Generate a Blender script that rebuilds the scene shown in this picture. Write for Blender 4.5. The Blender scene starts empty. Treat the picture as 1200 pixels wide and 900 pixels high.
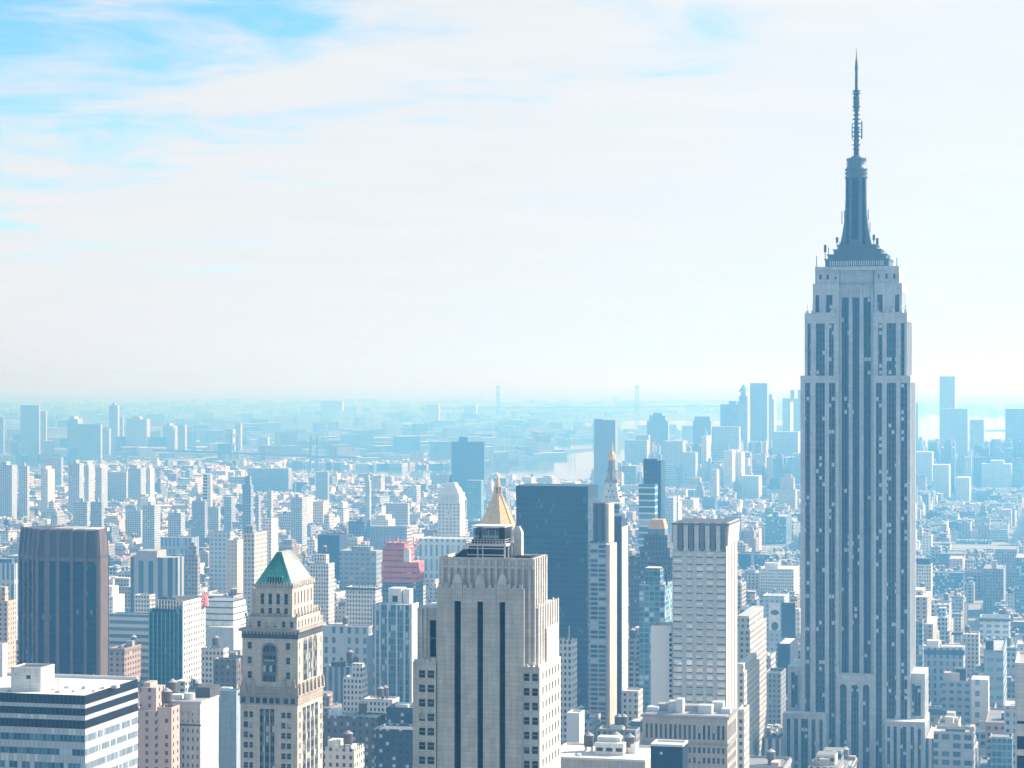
import bpy, math, random
from math import sin, cos, tan, pi, radians, floor
random.seed(7)
SC = bpy.context.scene
COL = SC.collection
# ---------------------------------------------------------------- camera, sky, sun, exposure
HC = 256.0; EYE = 446.0; F = 2700.0          # eye height (m), eye-level row, focal length in photo pixels (1200 wide)
cam = bpy.data.cameras.new('camera'); camo = bpy.data.objects.new('camera', cam); COL.objects.link(camo)
camo.location = (0, 0, HC); camo.rotation_euler = (radians(90), 0, 0)
cam.sensor_width = 36; cam.lens = 36 * F / 1200; cam.shift_y = -(450 - EYE) / 1200
cam.clip_start = 1; cam.clip_end = 200000
SC.camera = camo
SUN_EL = radians(32); SUN_AZ = radians(68)    # azimuth clockwise from the view direction (+Y)
w = bpy.data.worlds.new('World'); SC.world = w; w.use_nodes = True
nt = w.node_tree; nt.nodes.clear()
def wn(t, **k):
    n = nt.nodes.new(t)
    for a, b in k.items(): setattr(n, a, b)
    return n
wl = nt.links.new
sky = wn('ShaderNodeTexSky', sky_type='NISHITA', sun_disc=False)
sky.sun_elevation = SUN_EL; sky.sun_rotation = SUN_AZ
sky.air_density = 0.9; sky.dust_density = 0.15; sky.ozone_density = 3.5; sky.altitude = 1500
# thin high cloud, laid out in the sky's own directions: streaks converge on the horizon like a real layer
geo = wn('ShaderNodeTexCoord'); sep = wn('ShaderNodeSeparateXYZ'); wl(geo.outputs['Generated'], sep.inputs[0])
def wm(op, a, b=None, clamp=False):
    n = wn('ShaderNodeMath', operation=op, use_clamp=clamp)
    for i, v in enumerate((a, b)):
        if v is None: continue
        if isinstance(v, (int, float)): n.inputs[i].default_value = v
        else: wl(v, n.inputs[i])
    return n.outputs[0]
X, Y_, Z = sep.outputs
zc = wm('MAXIMUM', Z, 0.0)
den = wm('ADD', zc, 0.06)
cu = wm('DIVIDE', X, den); cv = wm('DIVIDE', Y_, den)
comb = wn('ShaderNodeCombineXYZ'); wl(cu, comb.inputs[0]); wl(cv, comb.inputs[1])
mp = wn('ShaderNodeMapping'); mp.inputs['Rotation'].default_value = (0, 0, radians(-28)); mp.inputs['Scale'].default_value = (1.0, 1.0, 1)
mp.inputs['Location'].default_value = (2.3, 0.4, 0)
wl(comb.outputs[0], mp.inputs[0])
nz = wn('ShaderNodeTexNoise'); nz.inputs['Scale'].default_value = 1.3; nz.inputs['Detail'].default_value = 12; nz.inputs['Roughness'].default_value = .60
nz.inputs['Distortion'].default_value = .55
wl(mp.outputs[0], nz.inputs['Vector'])
# cover grows toward the horizon and toward the sun's side (right)
cover = wm('ADD', wm('MULTIPLY', zc, -5.2), wm('ADD', wm('MULTIPLY', X, 2.3), 1.30))
cover = wm('MAXIMUM', cover, 0.13)  # minimum cover adds unseen cloud overhead for more neutral fill light
cl = wm('ADD', wm('MULTIPLY', wm('SUBTRACT', nz.outputs['Fac'], 0.49), 2.7), cover)
clr = wn('ShaderNodeMapRange', interpolation_type='SMOOTHSTEP'); clr.inputs['From Min'].default_value = -.05; clr.inputs['From Max'].default_value = .62
clr.inputs['To Max'].default_value = 0.97
wl(cl, clr.inputs['Value'])
cloud = wn('ShaderNodeRGB'); cloud.outputs[0].default_value = (2.36, 2.36, 2.32, 1)
# denser and thinner threads within the cloud layer
mp2 = wn('ShaderNodeMapping'); mp2.inputs['Rotation'].default_value = (0, 0, radians(-14)); mp2.inputs['Scale'].default_value = (1.6, 3.2, 1); wl(comb.outputs[0], mp2.inputs[0])
nz2 = wn('ShaderNodeTexNoise'); nz2.inputs['Scale'].default_value = 1.1; nz2.inputs['Detail'].default_value = 8; nz2.inputs['Roughness'].default_value = .6; nz2.inputs['Distortion'].default_value = .4; wl(mp2.outputs[0], nz2.inputs['Vector'])
cr2 = wn('ShaderNodeMapRange'); cr2.inputs['From Min'].default_value = .4; cr2.inputs['From Max'].default_value = .62; wl(nz2.outputs['Fac'], cr2.inputs['Value'])
cloud2 = wn('ShaderNodeMix', data_type='RGBA'); wl(cr2.outputs[0], cloud2.inputs[0]); cloud2.inputs[6].default_value = (2.24, 2.30, 2.31, 1); wl(cloud.outputs[0], cloud2.inputs[7])
mix = wn('ShaderNodeMix', data_type='RGBA'); wl(clr.outputs[0], mix.inputs[0]); tn = wn('ShaderNodeMix', data_type='RGBA', blend_type='MULTIPLY'); tn.inputs[0].default_value = 1; tn.inputs[7].default_value = (.36, .535, .53, 1); wl(sky.outputs[0], tn.inputs[6]); wl(tn.outputs[2], mix.inputs[6]); wl(cloud2.outputs[2], mix.inputs[7])
bg = wn('ShaderNodeBackground'); bg.inputs['Strength'].default_value = 0.13
out = wn('ShaderNodeOutputWorld'); wl(mix.outputs[2], bg.inputs[0]); wl(bg.outputs[0], out.inputs[0])
sl = bpy.data.lights.new('sun', 'SUN'); so = bpy.data.objects.new('sun', sl); COL.objects.link(so)
sl.energy = 3.1; sl.angle = radians(0.6); sl.color = (1.0, 0.93, 0.83)
so.rotation_euler = (radians(90) - SUN_EL, 0, -SUN_AZ + pi)
so.location = (500, 200, 900)
# aim the lamp: light travels from the sun's direction to the ground
import mathutils
sd = mathutils.Vector((sin(SUN_AZ) * cos(SUN_EL), cos(SUN_AZ) * cos(SUN_EL), sin(SUN_EL)))
so.rotation_euler = sd.to_track_quat('Z', 'Y').to_euler()
SC.view_settings.view_transform = 'Standard'; SC.view_settings.look = 'None'; SC.view_settings.gamma = 1
SC.view_settings.exposure = 1.54
SC.render.engine = 'CYCLES'
cy = SC.cycles; cy.use_denoising = True; cy.max_bounces = 5; cy.diffuse_bounces = 2; cy.glossy_bounces = 2; cy.transmission_bounces = 1
cy.volume_bounces = 1; cy.caustics_reflective = False; cy.caustics_refractive = False
HAZE_DENSITY = 1.0 / 4300

# ---------------------------------------------------------------- materials
class NB:
    def __init__(s, name):
        s.m = bpy.data.materials.new(name); s.m.use_nodes = True; s.t = s.m.node_tree; s.t.nodes.clear()
        s.out = s.n('ShaderNodeOutputMaterial'); s.b = s.n('ShaderNodeBsdfPrincipled'); s.l(s.b.outputs[0], s.out.inputs[0])
    def n(s, t, **k):
        n = s.t.nodes.new(t)
        for a, b in k.items(): setattr(n, a, b)
        return n
    def l(s, a, b): s.t.links.new(a, b)
    def set(s, sock, v):
        if hasattr(v, 'is_output'): s.l(v, sock)
        elif isinstance(v, (tuple, list)) and sock.type == 'RGBA': sock.default_value = tuple(v)[:3] + (1,)
        else: sock.default_value = v
    def m2(s, op, a, b=0.0, c=None):
        n = s.n('ShaderNodeMath', operation=op); s.set(n.inputs[0], a); s.set(n.inputs[1], b)
        if c is not None: s.set(n.inputs[2], c)
        return n.outputs[0]
    def mix(s, f, a, b, bt='MIX'):
        n = s.n('ShaderNodeMix', data_type='RGBA', blend_type=bt); s.set(n.inputs[0], f); s.set(n.inputs[6], a); s.set(n.inputs[7], b); return n.outputs[2]
    def noise(s, vec, scale, detail=3, rough=.55):
        n = s.n('ShaderNodeTexNoise'); n.inputs['Scale'].default_value = scale; n.inputs['Detail'].default_value = detail; n.inputs['Roughness'].default_value = rough
        if vec is not None: s.l(vec, n.inputs['Vector'])
        return n.outputs['Fac']
MATS = {}
def stone(name, col, rough=.85, var=.22, metallic=0.0, scale=.12, streak=True, spec=.3):
    if name in MATS: return MATS[name]
    b = NB(name); tc = b.n('ShaderNodeTexCoord'); v = tc.outputs['Object']
    n1 = b.noise(v, scale, 5)
    f = b.m2('MULTIPLY_ADD', n1, 2 * var, 1 - var)
    if streak:
        mp = b.n('ShaderNodeMapping'); mp.inputs['Scale'].default_value = (.9, .9, .06); b.l(v, mp.inputs[0])
        n2 = b.noise(mp.outputs[0], 1.0, 4); f = b.m2('MULTIPLY', f, b.m2('MULTIPLY_ADD', n2, .7, .65))
        sp_ = b.n('ShaderNodeSeparateXYZ'); b.l(v, sp_.inputs[0])
        hz_ = b.m2('DIVIDE', sp_.outputs[2], 1.25); cr_ = b.m2('FLOOR', hz_); of_ = b.m2('MULTIPLY', b.m2('MODULO', cr_, 2.0), .5)
        cb = b.n('ShaderNodeCombineXYZ'); b.l(cr_, cb.inputs[2]); b.l(b.m2('FLOOR', b.m2('ADD', b.m2('DIVIDE', sp_.outputs[0], 2.6), of_)), cb.inputs[0]); b.l(b.m2('FLOOR', b.m2('ADD', b.m2('DIVIDE', sp_.outputs[1], 2.6), of_)), cb.inputs[1])
        wn_ = b.n('ShaderNodeTexWhiteNoise', noise_dimensions='3D'); b.l(cb.outputs[0], wn_.inputs['Vector'])
        f = b.m2('MULTIPLY', f, b.m2('MULTIPLY_ADD', wn_.outputs['Value'], .16, .92))     # each block of the masonry
        f = b.m2('MULTIPLY', f, b.m2('SUBTRACT', 1.0, b.m2('MULTIPLY', b.m2('LESS_THAN', b.m2('FRACT', hz_), .09), .22)))   # bed joints
        n3 = b.noise(v, 2.2, 2); f = b.m2('MULTIPLY', f, b.m2('MULTIPLY_ADD', n3, .3, .85))
    c = b.mix(1.0, col, (1, 1, 1), 'MULTIPLY')
    vm = b.n('ShaderNodeVectorMath', operation='SCALE'); b.set(vm.inputs[0], tuple(col)[:3]); b.l(f, vm.inputs['Scale'])
    b.l(vm.outputs[0], b.b.inputs['Base Color']); b.b.inputs['Roughness'].default_value = rough; b.b.inputs['Metallic'].default_value = metallic
    b.b.inputs['Specular IOR Level'].default_value = spec
    MATS[name] = b.m; return b.m
def cells(name, wall=None, glass=(.012, .03, .06), glass2=(.06, .11, .17), blind=(.45, .5, .55), px=1.6, pz=3.8, fx=.7, fz=.6, pblind=.06,
          rough=.15, roof=(.45, .46, .47), wvar=.25, span=None, ofz=0.0, wrough=.8, spec=.35, wallmetal=0.0):
    """a wall with its grid of windows as the surface pattern of the part, read from the mesh's own coordinates in metres.
    wall None: colour and window size come from the mesh attributes 'tint' and 'wp' (period x, period z, glass share)"""
    if name in MATS: return MATS[name]
    b = NB(name); tc = b.n('ShaderNodeTexCoord'); v = tc.outputs['Object']
    s = b.n('ShaderNodeSeparateXYZ'); b.l(v, s.inputs[0]); sn = b.n('ShaderNodeSeparateXYZ'); b.l(tc.outputs['Normal'], sn.inputs[0])
    side = b.m2('GREATER_THAN', b.m2('ABSOLUTE', sn.outputs[0]), .5)
    u = b.m2('ADD', b.m2('MULTIPLY', s.outputs[1], side), b.m2('MULTIPLY', s.outputs[0], b.m2('SUBTRACT', 1, side)))
    z = s.outputs[2]
    if wall is None:
        at = b.n('ShaderNodeAttribute', attribute_name='tint'); wc = at.outputs['Color']
        ap = b.n('ShaderNodeAttribute', attribute_name='wp'); sp = b.n('ShaderNodeSeparateXYZ'); b.l(ap.outputs['Vector'], sp.inputs[0])
        px, pz, fr = sp.outputs; fx = fr; fz = b.m2('MULTIPLY_ADD', fr, .35, .33)
    else: wc = wall
    cu_ = b.m2('DIVIDE', u, px); cz = b.m2('DIVIDE', b.m2('ADD', z, ofz), pz)
    fu = b.m2('ABSOLUTE', b.m2('SUBTRACT', b.m2('FRACT', cu_), .5)); fz_ = b.m2('ABSOLUTE', b.m2('SUBTRACT', b.m2('FRACT', cz), .5))
    inx = b.m2('LESS_THAN', fu, b.m2('MULTIPLY', fx, .5)); inz = b.m2('LESS_THAN', fz_, b.m2('MULTIPLY', fz, .5))
    up = b.m2('GREATER_THAN', b.m2('ABSOLUTE', sn.outputs[2]), .4)
    notup = b.m2('SUBTRACT', 1, up)
    win = b.m2('MULTIPLY', b.m2('MULTIPLY', inx, inz), notup)
    cc = b.n('ShaderNodeCombineXYZ'); b.l(b.m2('FLOOR', cu_), cc.inputs[0]); b.l(b.m2('FLOOR', cz), cc.inputs[1])
    oi = b.n('ShaderNodeObjectInfo'); b.l(b.m2('MULTIPLY_ADD', oi.outputs['Random'], 50, b.m2('MULTIPLY', side, 7.3)), cc.inputs[2])
    wnz = b.n('ShaderNodeTexWhiteNoise', noise_dimensions='3D'); b.l(cc.outputs[0], wnz.inputs['Vector'])
    r = wnz.outputs['Value']
    g = b.mix(b.m2('POWER', r, 2.0), glass, glass2)
    isb = b.m2('GREATER_THAN', r, 1 - pblind); g = b.mix(isb, g, blind)
    n1 = b.noise(v, .06, 5, .6)
    f = b.m2('MULTIPLY_ADD', n1, 2 * wvar, 1 - wvar)
    vm = b.n('ShaderNodeVectorMath', operation='SCALE'); b.set(vm.inputs[0], wc); b.l(f, vm.inputs['Scale']); wallc = vm.outputs[0]
    if span is not None:   # opaque spandrel between the panes of a strip
        wallc = b.mix(b.m2('MULTIPLY', inx, notup), wallc, span)
    if wall is not None:
        vr = b.n('ShaderNodeVectorMath', operation='SCALE'); b.set(vr.inputs[0], tuple(roof)); b.l(b.m2('MULTIPLY_ADD', b.noise(v, .15, 4), .7, .65), vr.inputs['Scale'])
        wallc = b.mix(up, wallc, vr.outputs[0])
    c = b.mix(win, wallc, g)
    b.l(c, b.b.inputs['Base Color'])
    b.l(b.m2('ADD', b.m2('MULTIPLY', win, rough - wrough), wrough), b.b.inputs['Roughness'])
    if wallmetal: b.l(b.m2('MULTIPLY', b.m2('SUBTRACT', 1, win), wallmetal), b.b.inputs['Metallic'])
    b.b.inputs['Specular IOR Level'].default_value = spec
    # a shallow step between wall and pane, so the grid catches the light like reveals do
    bp = b.n('ShaderNodeBump'); bp.inputs['Strength'].default_value = .5; bp.inputs['Distance'].default_value = .2
    b.l(b.m2('SUBTRACT', 1, win), bp.inputs['Height']); b.l(bp.outputs[0], b.b.inputs['Normal'])
    MATS[name] = b.m; return b.m
def pane(name, dark=(.01, .02, .035), light=(.07, .1, .14), blind=(.5, .5, .48), pb=.15, rough=.08, metal=0.0):
    """single window pane: each copy gets its own darkness or a drawn blind"""
    b = NB(name); oi = b.n('ShaderNodeObjectInfo'); r = oi.outputs['Random']
    tc = b.n('ShaderNodeTexCoord'); s = b.n('ShaderNodeSeparateXYZ'); b.l(tc.outputs['Object'], s.inputs[0])
    wnz = b.n('ShaderNodeTexWhiteNoise', noise_dimensions='1D'); b.l(b.m2('MULTIPLY', r, 91.7), wnz.inputs['W']); r2 = wnz.outputs['Value']
    g = b.mix(r, dark, light)
    drawn = b.m2('MULTIPLY', b.m2('LESS_THAN', r2, pb), b.m2('GREATER_THAN', s.outputs[2], b.m2('MULTIPLY_ADD', r, 2.0, -1.0)))
    c = b.mix(drawn, g, blind); b.l(c, b.b.inputs['Base Color']); b.l(b.m2('MULTIPLY_ADD', drawn, .5, rough), b.b.inputs['Roughness']); b.b.inputs['Specular IOR Level'].default_value = .25
    b.b.inputs['Metallic'].default_value = metal
    MATS[name] = b.m; return b.m

# ---------------------------------------------------------------- meshes
class MB:
    """collects faces with a material and a tint, then links them as one mesh object"""
    def __init__(s): s.v = []; s.f = []; s.mi = []; s.mats = []; s.t = []; s.w = []; s.tint = (.4, .4, .4); s.wp = (3.4, 3.7, .45); s.any = False
    def _m(s, m):
        if m not in s.mats: s.mats.append(m)
        return s.mats.index(m)
    def face(s, pts, m, tint=None):
        b = len(s.v); s.v += [tuple(p) for p in pts]; s.f.append(tuple(range(b, b + len(pts)))); s.mi.append(s._m(m)); s.t.append(tint or s.tint); s.w.append(s.wp)
    def box(s, x0, x1, y0, y1, z0, z1, m, top=None, bottom=False, toptint=None, ang=0.0, c=None, skip=''):
        p = [(x0, y0), (x1, y0), (x1, y1), (x0, y1)]
        if ang:
            cx, cy_ = c or ((x0 + x1) / 2, (y0 + y1) / 2); ca, sa = cos(ang), sin(ang)
            p = [(cx + (a - cx) * ca - (b_ - cy_) * sa, cy_ + (a - cx) * sa + (b_ - cy_) * ca) for a, b_ in p]
        for i in range(4):
            if 'sewn'[0 if i == 2 else (2 if i == 1 else (3 if i == 0 else 1))] in skip: continue
            a, b_ = p[i], p[(i + 1) % 4]
            s.face([(a[0], a[1], z0), (b_[0], b_[1], z0), (b_[0], b_[1], z1), (a[0], a[1], z1)], m)
        s.face([(q[0], q[1], z1) for q in p], top or m, toptint)
        if bottom: s.face([(q[0], q[1], z0) for q in reversed(p)], m)
    def ring(s, x0, x1, y0, y1, z0, z1, t, m):
        """parapet"""
        s.box(x0, x1, y0, y0 + t, z0, z1, m); s.box(x0, x1, y1 - t, y1, z0, z1, m)
        s.box(x0, x0 + t, y0 + t, y1 - t, z0, z1, m); s.box(x1 - t, x1, y0 + t, y1 - t, z0, z1, m)
    def prism(s, poly, z0, z1, m, top=None, poly2=None, cap=True):
        q = poly2 or poly; n = len(poly)
        for i in range(n):
            j = (i + 1) % n
            s.face([(poly[i][0], poly[i][1], z0), (poly[j][0], poly[j][1], z0), (q[j][0], q[j][1], z1), (q[i][0], q[i][1], z1)], m)
        if cap: s.face([(p[0], p[1], z1) for p in q], top or m)
    def cyl(s, cx, cy_, r0, r1, z0, z1, m, n=12, cap=True):
        a = [(cx + r0 * cos(2 * pi * i / n), cy_ + r0 * sin(2 * pi * i / n)) for i in range(n)]
        b_ = [(cx + r1 * cos(2 * pi * i / n), cy_ + r1 * sin(2 * pi * i / n)) for i in range(n)]
        s.prism(a, z0, z1, m, None, b_, cap and r1 > 0.01)
    def bar(s, a, b_, t, m):
        a = mathutils.Vector(a); b_ = mathutils.Vector(b_); d = b_ - a; up = mathutils.Vector((0, 0, 1)) if abs(d.normalized().z) < .9 else mathutils.Vector((1, 0, 0))
        e = d.cross(up).normalized() * t / 2; f = d.cross(e).normalized() * t / 2
        c = [a + e + f, a - e + f, a - e - f, a + e - f, b_ + e + f, b_ - e + f, b_ - e - f, b_ + e - f]
        for q in ((0, 1, 5, 4), (1, 2, 6, 5), (2, 3, 7, 6), (3, 0, 4, 7), (3, 2, 1, 0), (4, 5, 6, 7)): s.face([c[i] for i in q], m)
    def mesh(s, name):
        me = bpy.data.meshes.new(name); me.from_pydata(s.v, [], s.f)
        for m in s.mats: me.materials.append(m)
        me.polygons.foreach_set('material_index', s.mi)
        a = me.attributes.new('tint', 'FLOAT_COLOR', 'FACE'); flat = []
        for t in s.t: flat += [t[0], t[1], t[2], 1]
        a.data.foreach_set('color', flat)
        a = me.attributes.new('wp', 'FLOAT_VECTOR', 'FACE'); flat = []
        for t in s.w: flat += list(t)
        a.data.foreach_set('vector', flat)
        return me
    def build(s, name, parent=None, label=None, kind=None, loc=None):
        if not s.f: return None
        o = bpy.data.objects.new(name, s.mesh(name)); COL.objects.link(o)
        if parent is not None: o.parent = parent
        if loc: o.location = loc
        if label: o['label'] = label
        if kind: o['kind'] = kind
        return o
TH = radians(13.9); CT, ST = cos(TH), sin(TH)
REG = []      # footprints and sight lines kept clear: (rx, ry, x0, x1, v0, v1, th, pxl, pxr, Y, bottom_row)
def kx(px): return (px - 600) / F
def ground(px, row): Y = F * HC / (row - EYE); return kx(px) * Y, Y
class Tower:
    """a building placed by its front right corner; x runs left (negative), v runs back, both in metres along its own walls"""
    def __init__(s, name, label, cat, xr, Y, th=TH, group=None, xl=None, xb=None, bottom=900, depth=None, clear=True):
        s.th = th; s.c, s.s = cos(th), sin(th); s.R = (kx(xr) * Y, Y)
        o = bpy.data.objects.new(name, None); COL.objects.link(o); o.empty_display_size = 5
        o.location = (s.R[0], s.R[1], 0); o.rotation_euler = (0, 0, -th); o['label'] = label; o['category'] = cat
        if group: o['group'] = group
        s.o = o
        if xl is not None: s.w = -s.X(xl)
        if xb is not None: s.d = s.V(xb)
        if depth: s.d = depth
        if hasattr(s, 'd'): s.d = min(max(6, s.d), 75)
        if clear and xl is not None: REG.append((s.R[0], s.R[1], -s.w - 3, 3, -3, s.d + 3, th, xl, max(xr, xb or xr), Y, bottom))
    def X(s, px, v=0.0): k = kx(px); return (k * (s.R[1] + v * s.c) - s.R[0] - v * s.s) / (s.c + k * s.s)
    def V(s, px, x=0.0): k = kx(px); return (k * (s.R[1] - x * s.s) - s.R[0] - x * s.c) / (s.s - k * s.c)
    def Z(s, row, x=0.0, v=0.0): return HC - (row - EYE) / F * (s.R[1] - x * s.s + v * s.c)
def span(a, b, n, fill=.5, margin=None):
    """n openings spread over a..b, each taking the given share of its bay"""
    p = (b - a) / n
    return [(a + p * (i + .5 - fill / 2), a + p * (i + .5 + fill / 2)) for i in range(n)]
def floors(z0, z1, h, sill=.28, head=.82):
    n = max(1, int((z1 - z0) / h)); h = (z1 - z0) / n
    return [(z0 + h * (i + sill), z0 + h * (i + head)) for i in range(n)]
PANES = {}
def wall(T, mb, side, a0, a1, z0, z1, at, m, cols=(), rows=(), rec=.45, wins=None, glass=None, kind='window', flip=1):
    """one wall with real openings: side 'n' faces the camera (a = x, at = v), 'w' faces right (a = v, at = x).
    reveals are modelled, panes are collected in wins as (kind, side, a0, a1, z0, z1, plane, material)"""
    def P(a, z, dep): return (a, at + dep, z) if side == 'n' else (at - dep, a, z)
    cols = sorted(c for c in cols if c[0] > a0 and c[1] < a1); rows = sorted(r for r in rows if r[0] > z0 and r[1] < z1)
    def q(aa, ab, za, zb):
        if ab - aa > 1e-4 and zb - za > 1e-4: mb.face([P(aa, za, 0), P(ab, za, 0), P(ab, zb, 0), P(aa, zb, 0)], m)
    zc_ = z0
    for (ra, rb) in rows:
        if not cols: break
        q(a0, a1, zc_, ra); ac = a0
        for (ca, cb) in cols:
            q(ac, ca, ra, rb); ac = cb
            for u, v_ in (((ca, ra), (cb, ra)), ((cb, ra), (cb, rb)), ((cb, rb), (ca, rb)), ((ca, rb), (ca, ra))):
                mb.face([P(u[0], u[1], 0), P(v_[0], v_[1], 0), P(v_[0], v_[1], rec), P(u[0], u[1], rec)], m)
            if wins is not None: wins.append((kind, side, ca, cb, ra, rb, at, rec, glass))
            else: mb.face([P(ca, ra, rec), P(cb, ra, rec), P(cb, rb, rec), P(ca, rb, rec)], glass)
        q(ac, a1, ra, rb); zc_ = rb
    q(a0, a1, zc_, z1)
def panes(T, wins, limit=100, sash=None, local=True):
    """windows become parts of their own: the 'limit' highest ones each a mesh, the others one part"""
    wins = sorted(wins, key=lambda w_: -w_[5]); n = 0; rest = {}
    for (kind, side, a0, a1, z0, z1, at, rec, g) in wins:
        ww, hh = a1 - a0, z1 - z0
        if n < limit:
            strip = hh > 14 or not local
            if strip:    # long strips keep their own coordinates so that floors line up
                mb = MB()
                if side == 'n': mb.box(a0, a1, at + rec, at + rec + .3, z0, z1, g)
                else: mb.box(at - rec - .3, at - rec, a0, a1, z0, z1, g)
                mb.build(kind, T.o)
            else:
                key = (side, round(ww, 2), round(hh, 2), g.name, kind)
                if key not in PANES:
                    mb = MB()
                    if side == 'n':
                        mb.box(-ww / 2, ww / 2, 0, .15, -hh / 2, hh / 2, g)
                        if sash: mb.box(-ww / 2, ww / 2, -.08, 0, -.06, .06, sash, bottom=True); mb.box(-ww / 2 - .1, ww / 2 + .1, -rec - .12, -rec + .1, -hh / 2 - .25, -hh / 2 - .01, sash, bottom=True)
                    else:
                        mb.box(-.15, 0, -ww / 2, ww / 2, -hh / 2, hh / 2, g)
                        if sash: mb.box(0, .08, -ww / 2, ww / 2, -.06, .06, sash, bottom=True); mb.box(rec - .1, rec + .12, -ww / 2 - .1, ww / 2 + .1, -hh / 2 - .25, -hh / 2 - .01, sash, bottom=True)
                    PANES[key] = mb.mesh(kind)
                o = bpy.data.objects.new(kind, PANES[key]); COL.objects.link(o); o.parent = T.o
                o.location = ((a0 + a1) / 2, at + rec, (z0 + z1) / 2) if side == 'n' else (at - rec, (a0 + a1) / 2, (z0 + z1) / 2)
            n += 1
        else:
            mb = rest.setdefault('r', MB())
            if side == 'n': mb.box(a0, a1, at + rec, at + rec + .15, z0, z1, g)
            else: mb.box(at - rec - .15, at - rec, a0, a1, z0, z1, g)
    for mb in rest.values(): mb.build('windows', T.o, kind='stuff')
def tank(parent, x, v, z, r=2.2, h=4.2, mt=None, leg=2.5):
    """rooftop water tank: the barrel, with its cone roof and its stand as sub-parts"""
    mb = MB(); mb.cyl(x, v, r, r, z + leg, z + leg + h, mt or MATS['tank_wood'], 12); o = mb.build('water_tank', parent)
    mb = MB(); mb.cyl(x, v, r * 1.08, 0, z + leg + h + .01, z + leg + h + r * .75, MATS['roof_grey'], 12); mb.build('tank_roof', o)
    mb = MB()
    for a in (-1, 1):
        mb.bar((x - r * .7, v + a * r * .6, z + leg - .3), (x + r * .7, v + a * r * .6, z + leg - .3), .4, MATS['steel_dark'])
        for b_ in (-1, 1): mb.bar((x + a * r * .6, v + b_ * r * .6, z), (x + a * r * .6, v + b_ * r * .6, z + leg), .35, MATS['steel_dark'])
        mb.bar((x + a * r * .6, v - r * .7, z + leg - .3), (x + a * r * .6, v + r * .7, z + leg - .3), .4, MATS['steel_dark'])
    mb.build('tank_stand', o)
    return o
# shared materials
CITY = cells('city_wall', None)
limestone = stone('limestone', (.46, .44, .41)); white_wall = stone('white_wall', (.75, .74, .71)); white_paint = stone('white_paint', (.8, .79, .76), var=.1)
roofw = stone('roof_white', (.72, .71, .68), streak=False, scale=.08, var=.3); roofg = stone('roof_grey', (.36, .37, .38), streak=False, scale=.1, var=.35)
roofd = stone('roof_dark', (.09, .095, .1), streak=False, scale=.1, var=.4); stone('tank_wood', (.13, .10, .08)); steel = stone('steel_dark', (.05, .06, .07), streak=False, rough=.5)
steelw = stone('steel_white', (.62, .63, .64), streak=False, rough=.5); alum = stone('aluminium', (.10, .12, .14), rough=.4, metallic=.3, var=.12)
gp = pane('pane_glass'); gpd = pane('pane_dark', (.004, .007, .012), (.02, .03, .045), pb=.05); gpl = pane('pane_blind', (.06, .09, .13), (.3, .34, .38), pb=.5)
brownb = stone('brown_cladding', (.085, .07, .07), rough=.55, var=.15); beige = stone('beige_brick', (.52, .42, .35)); gold = stone('gold_leaf', (.80, .50, .20), rough=.42, metallic=.25, var=.2)
copper = stone('green_copper', (.12, .46, .36), rough=.6, var=.4); darkst = stone('dark_brick', (.08, .085, .1)); tanst = stone('tan_stone', (.50, .44, .38))
# ---------------------------------------------------------------- haze, ground, water
hm = bpy.data.materials.new('haze_air'); hm.use_nodes = True; ht = hm.node_tree; ht.nodes.clear()
pv = ht.nodes.new('ShaderNodeVolumePrincipled'); ho = ht.nodes.new('ShaderNodeOutputMaterial'); ht.links.new(pv.outputs[0], ho.inputs['Volume'])
pv.inputs['Density'].default_value = HAZE_DENSITY; pv.inputs['Color'].default_value = (.17, .56, 1.0, 1); pv.inputs['Absorption Color'].default_value = (1, 1, 1, 1); pv.inputs['Anisotropy'].default_value = .6
mb = MB(); mb.box(-30000, 32000, -2500, 92000, -3, 447, hm, bottom=True); hz = mb.build('haze'); hz['kind'] = 'stuff'
gm = NB('city_ground'); tc = gm.n('ShaderNodeTexCoord'); c = gm.mix(gm.noise(tc.outputs['Object'], .004, 8, .65), (.05, .06, .06), (.16, .17, .17)); gm.l(c, gm.b.inputs['Base Color']); gm.b.inputs['Roughness'].default_value = .9
mb = MB(); mb.face([(-29000, -2400, 0), (31000, -2400, 0), (31000, 91000, 0), (-29000, 91000, 0)], gm.m); g = mb.build('ground'); g['kind'] = 'structure'
wmn = NB('harbour_water'); tc = wmn.n('ShaderNodeTexCoord'); nf = wmn.noise(tc.outputs['Object'], .01, 6, .6)
bp = wmn.n('ShaderNodeBump'); bp.inputs['Strength'].default_value = .04; bp.inputs['Distance'].default_value = 4; wmn.l(nf, bp.inputs['Height']); wmn.l(bp.outputs[0], wmn.b.inputs['Normal'])
wmn.b.inputs['Base Color'].default_value = (.05, .09, .11, 1); wmn.b.inputs['Roughness'].default_value = .05
WATER = [  # outlines on the ground, given where they meet the photo
 [(-40, 540), (60, 538), (180, 541), (330, 545), (430, 549), (530, 548), (600, 541), (700, 528), (820, 520), (960, 512), (1120, 505), (1300, 500), (1300, 536), (960, 548), (760, 556), (700, 566), (600, 567), (520, 566), (430, 562), (300, 553), (150, 549), (-40, 546)],
 [(330, 533), (420, 528), (540, 525), (700, 516), (700, 525), (560, 533), (440, 538), (340, 538)],
 [(560, 500), (640, 503), (760, 505), (900, 507), (1200, 506), (1300, 503), (1300, 486), (1100, 484), (900, 486), (760, 488), (690, 492), (600, 496)],
 [(780, 470), (900, 472), (1100, 472), (1300, 470), (1300, 477), (1100, 478), (900, 478), (800, 476)]]
for poly in WATER:
    mb = MB(); pts = [ground(px, r) for px, r in poly]; mb.face([(x, y, .5) for x, y in reversed(pts)], wmn.m); o = mb.build('water'); o['kind'] = 'structure'
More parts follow.
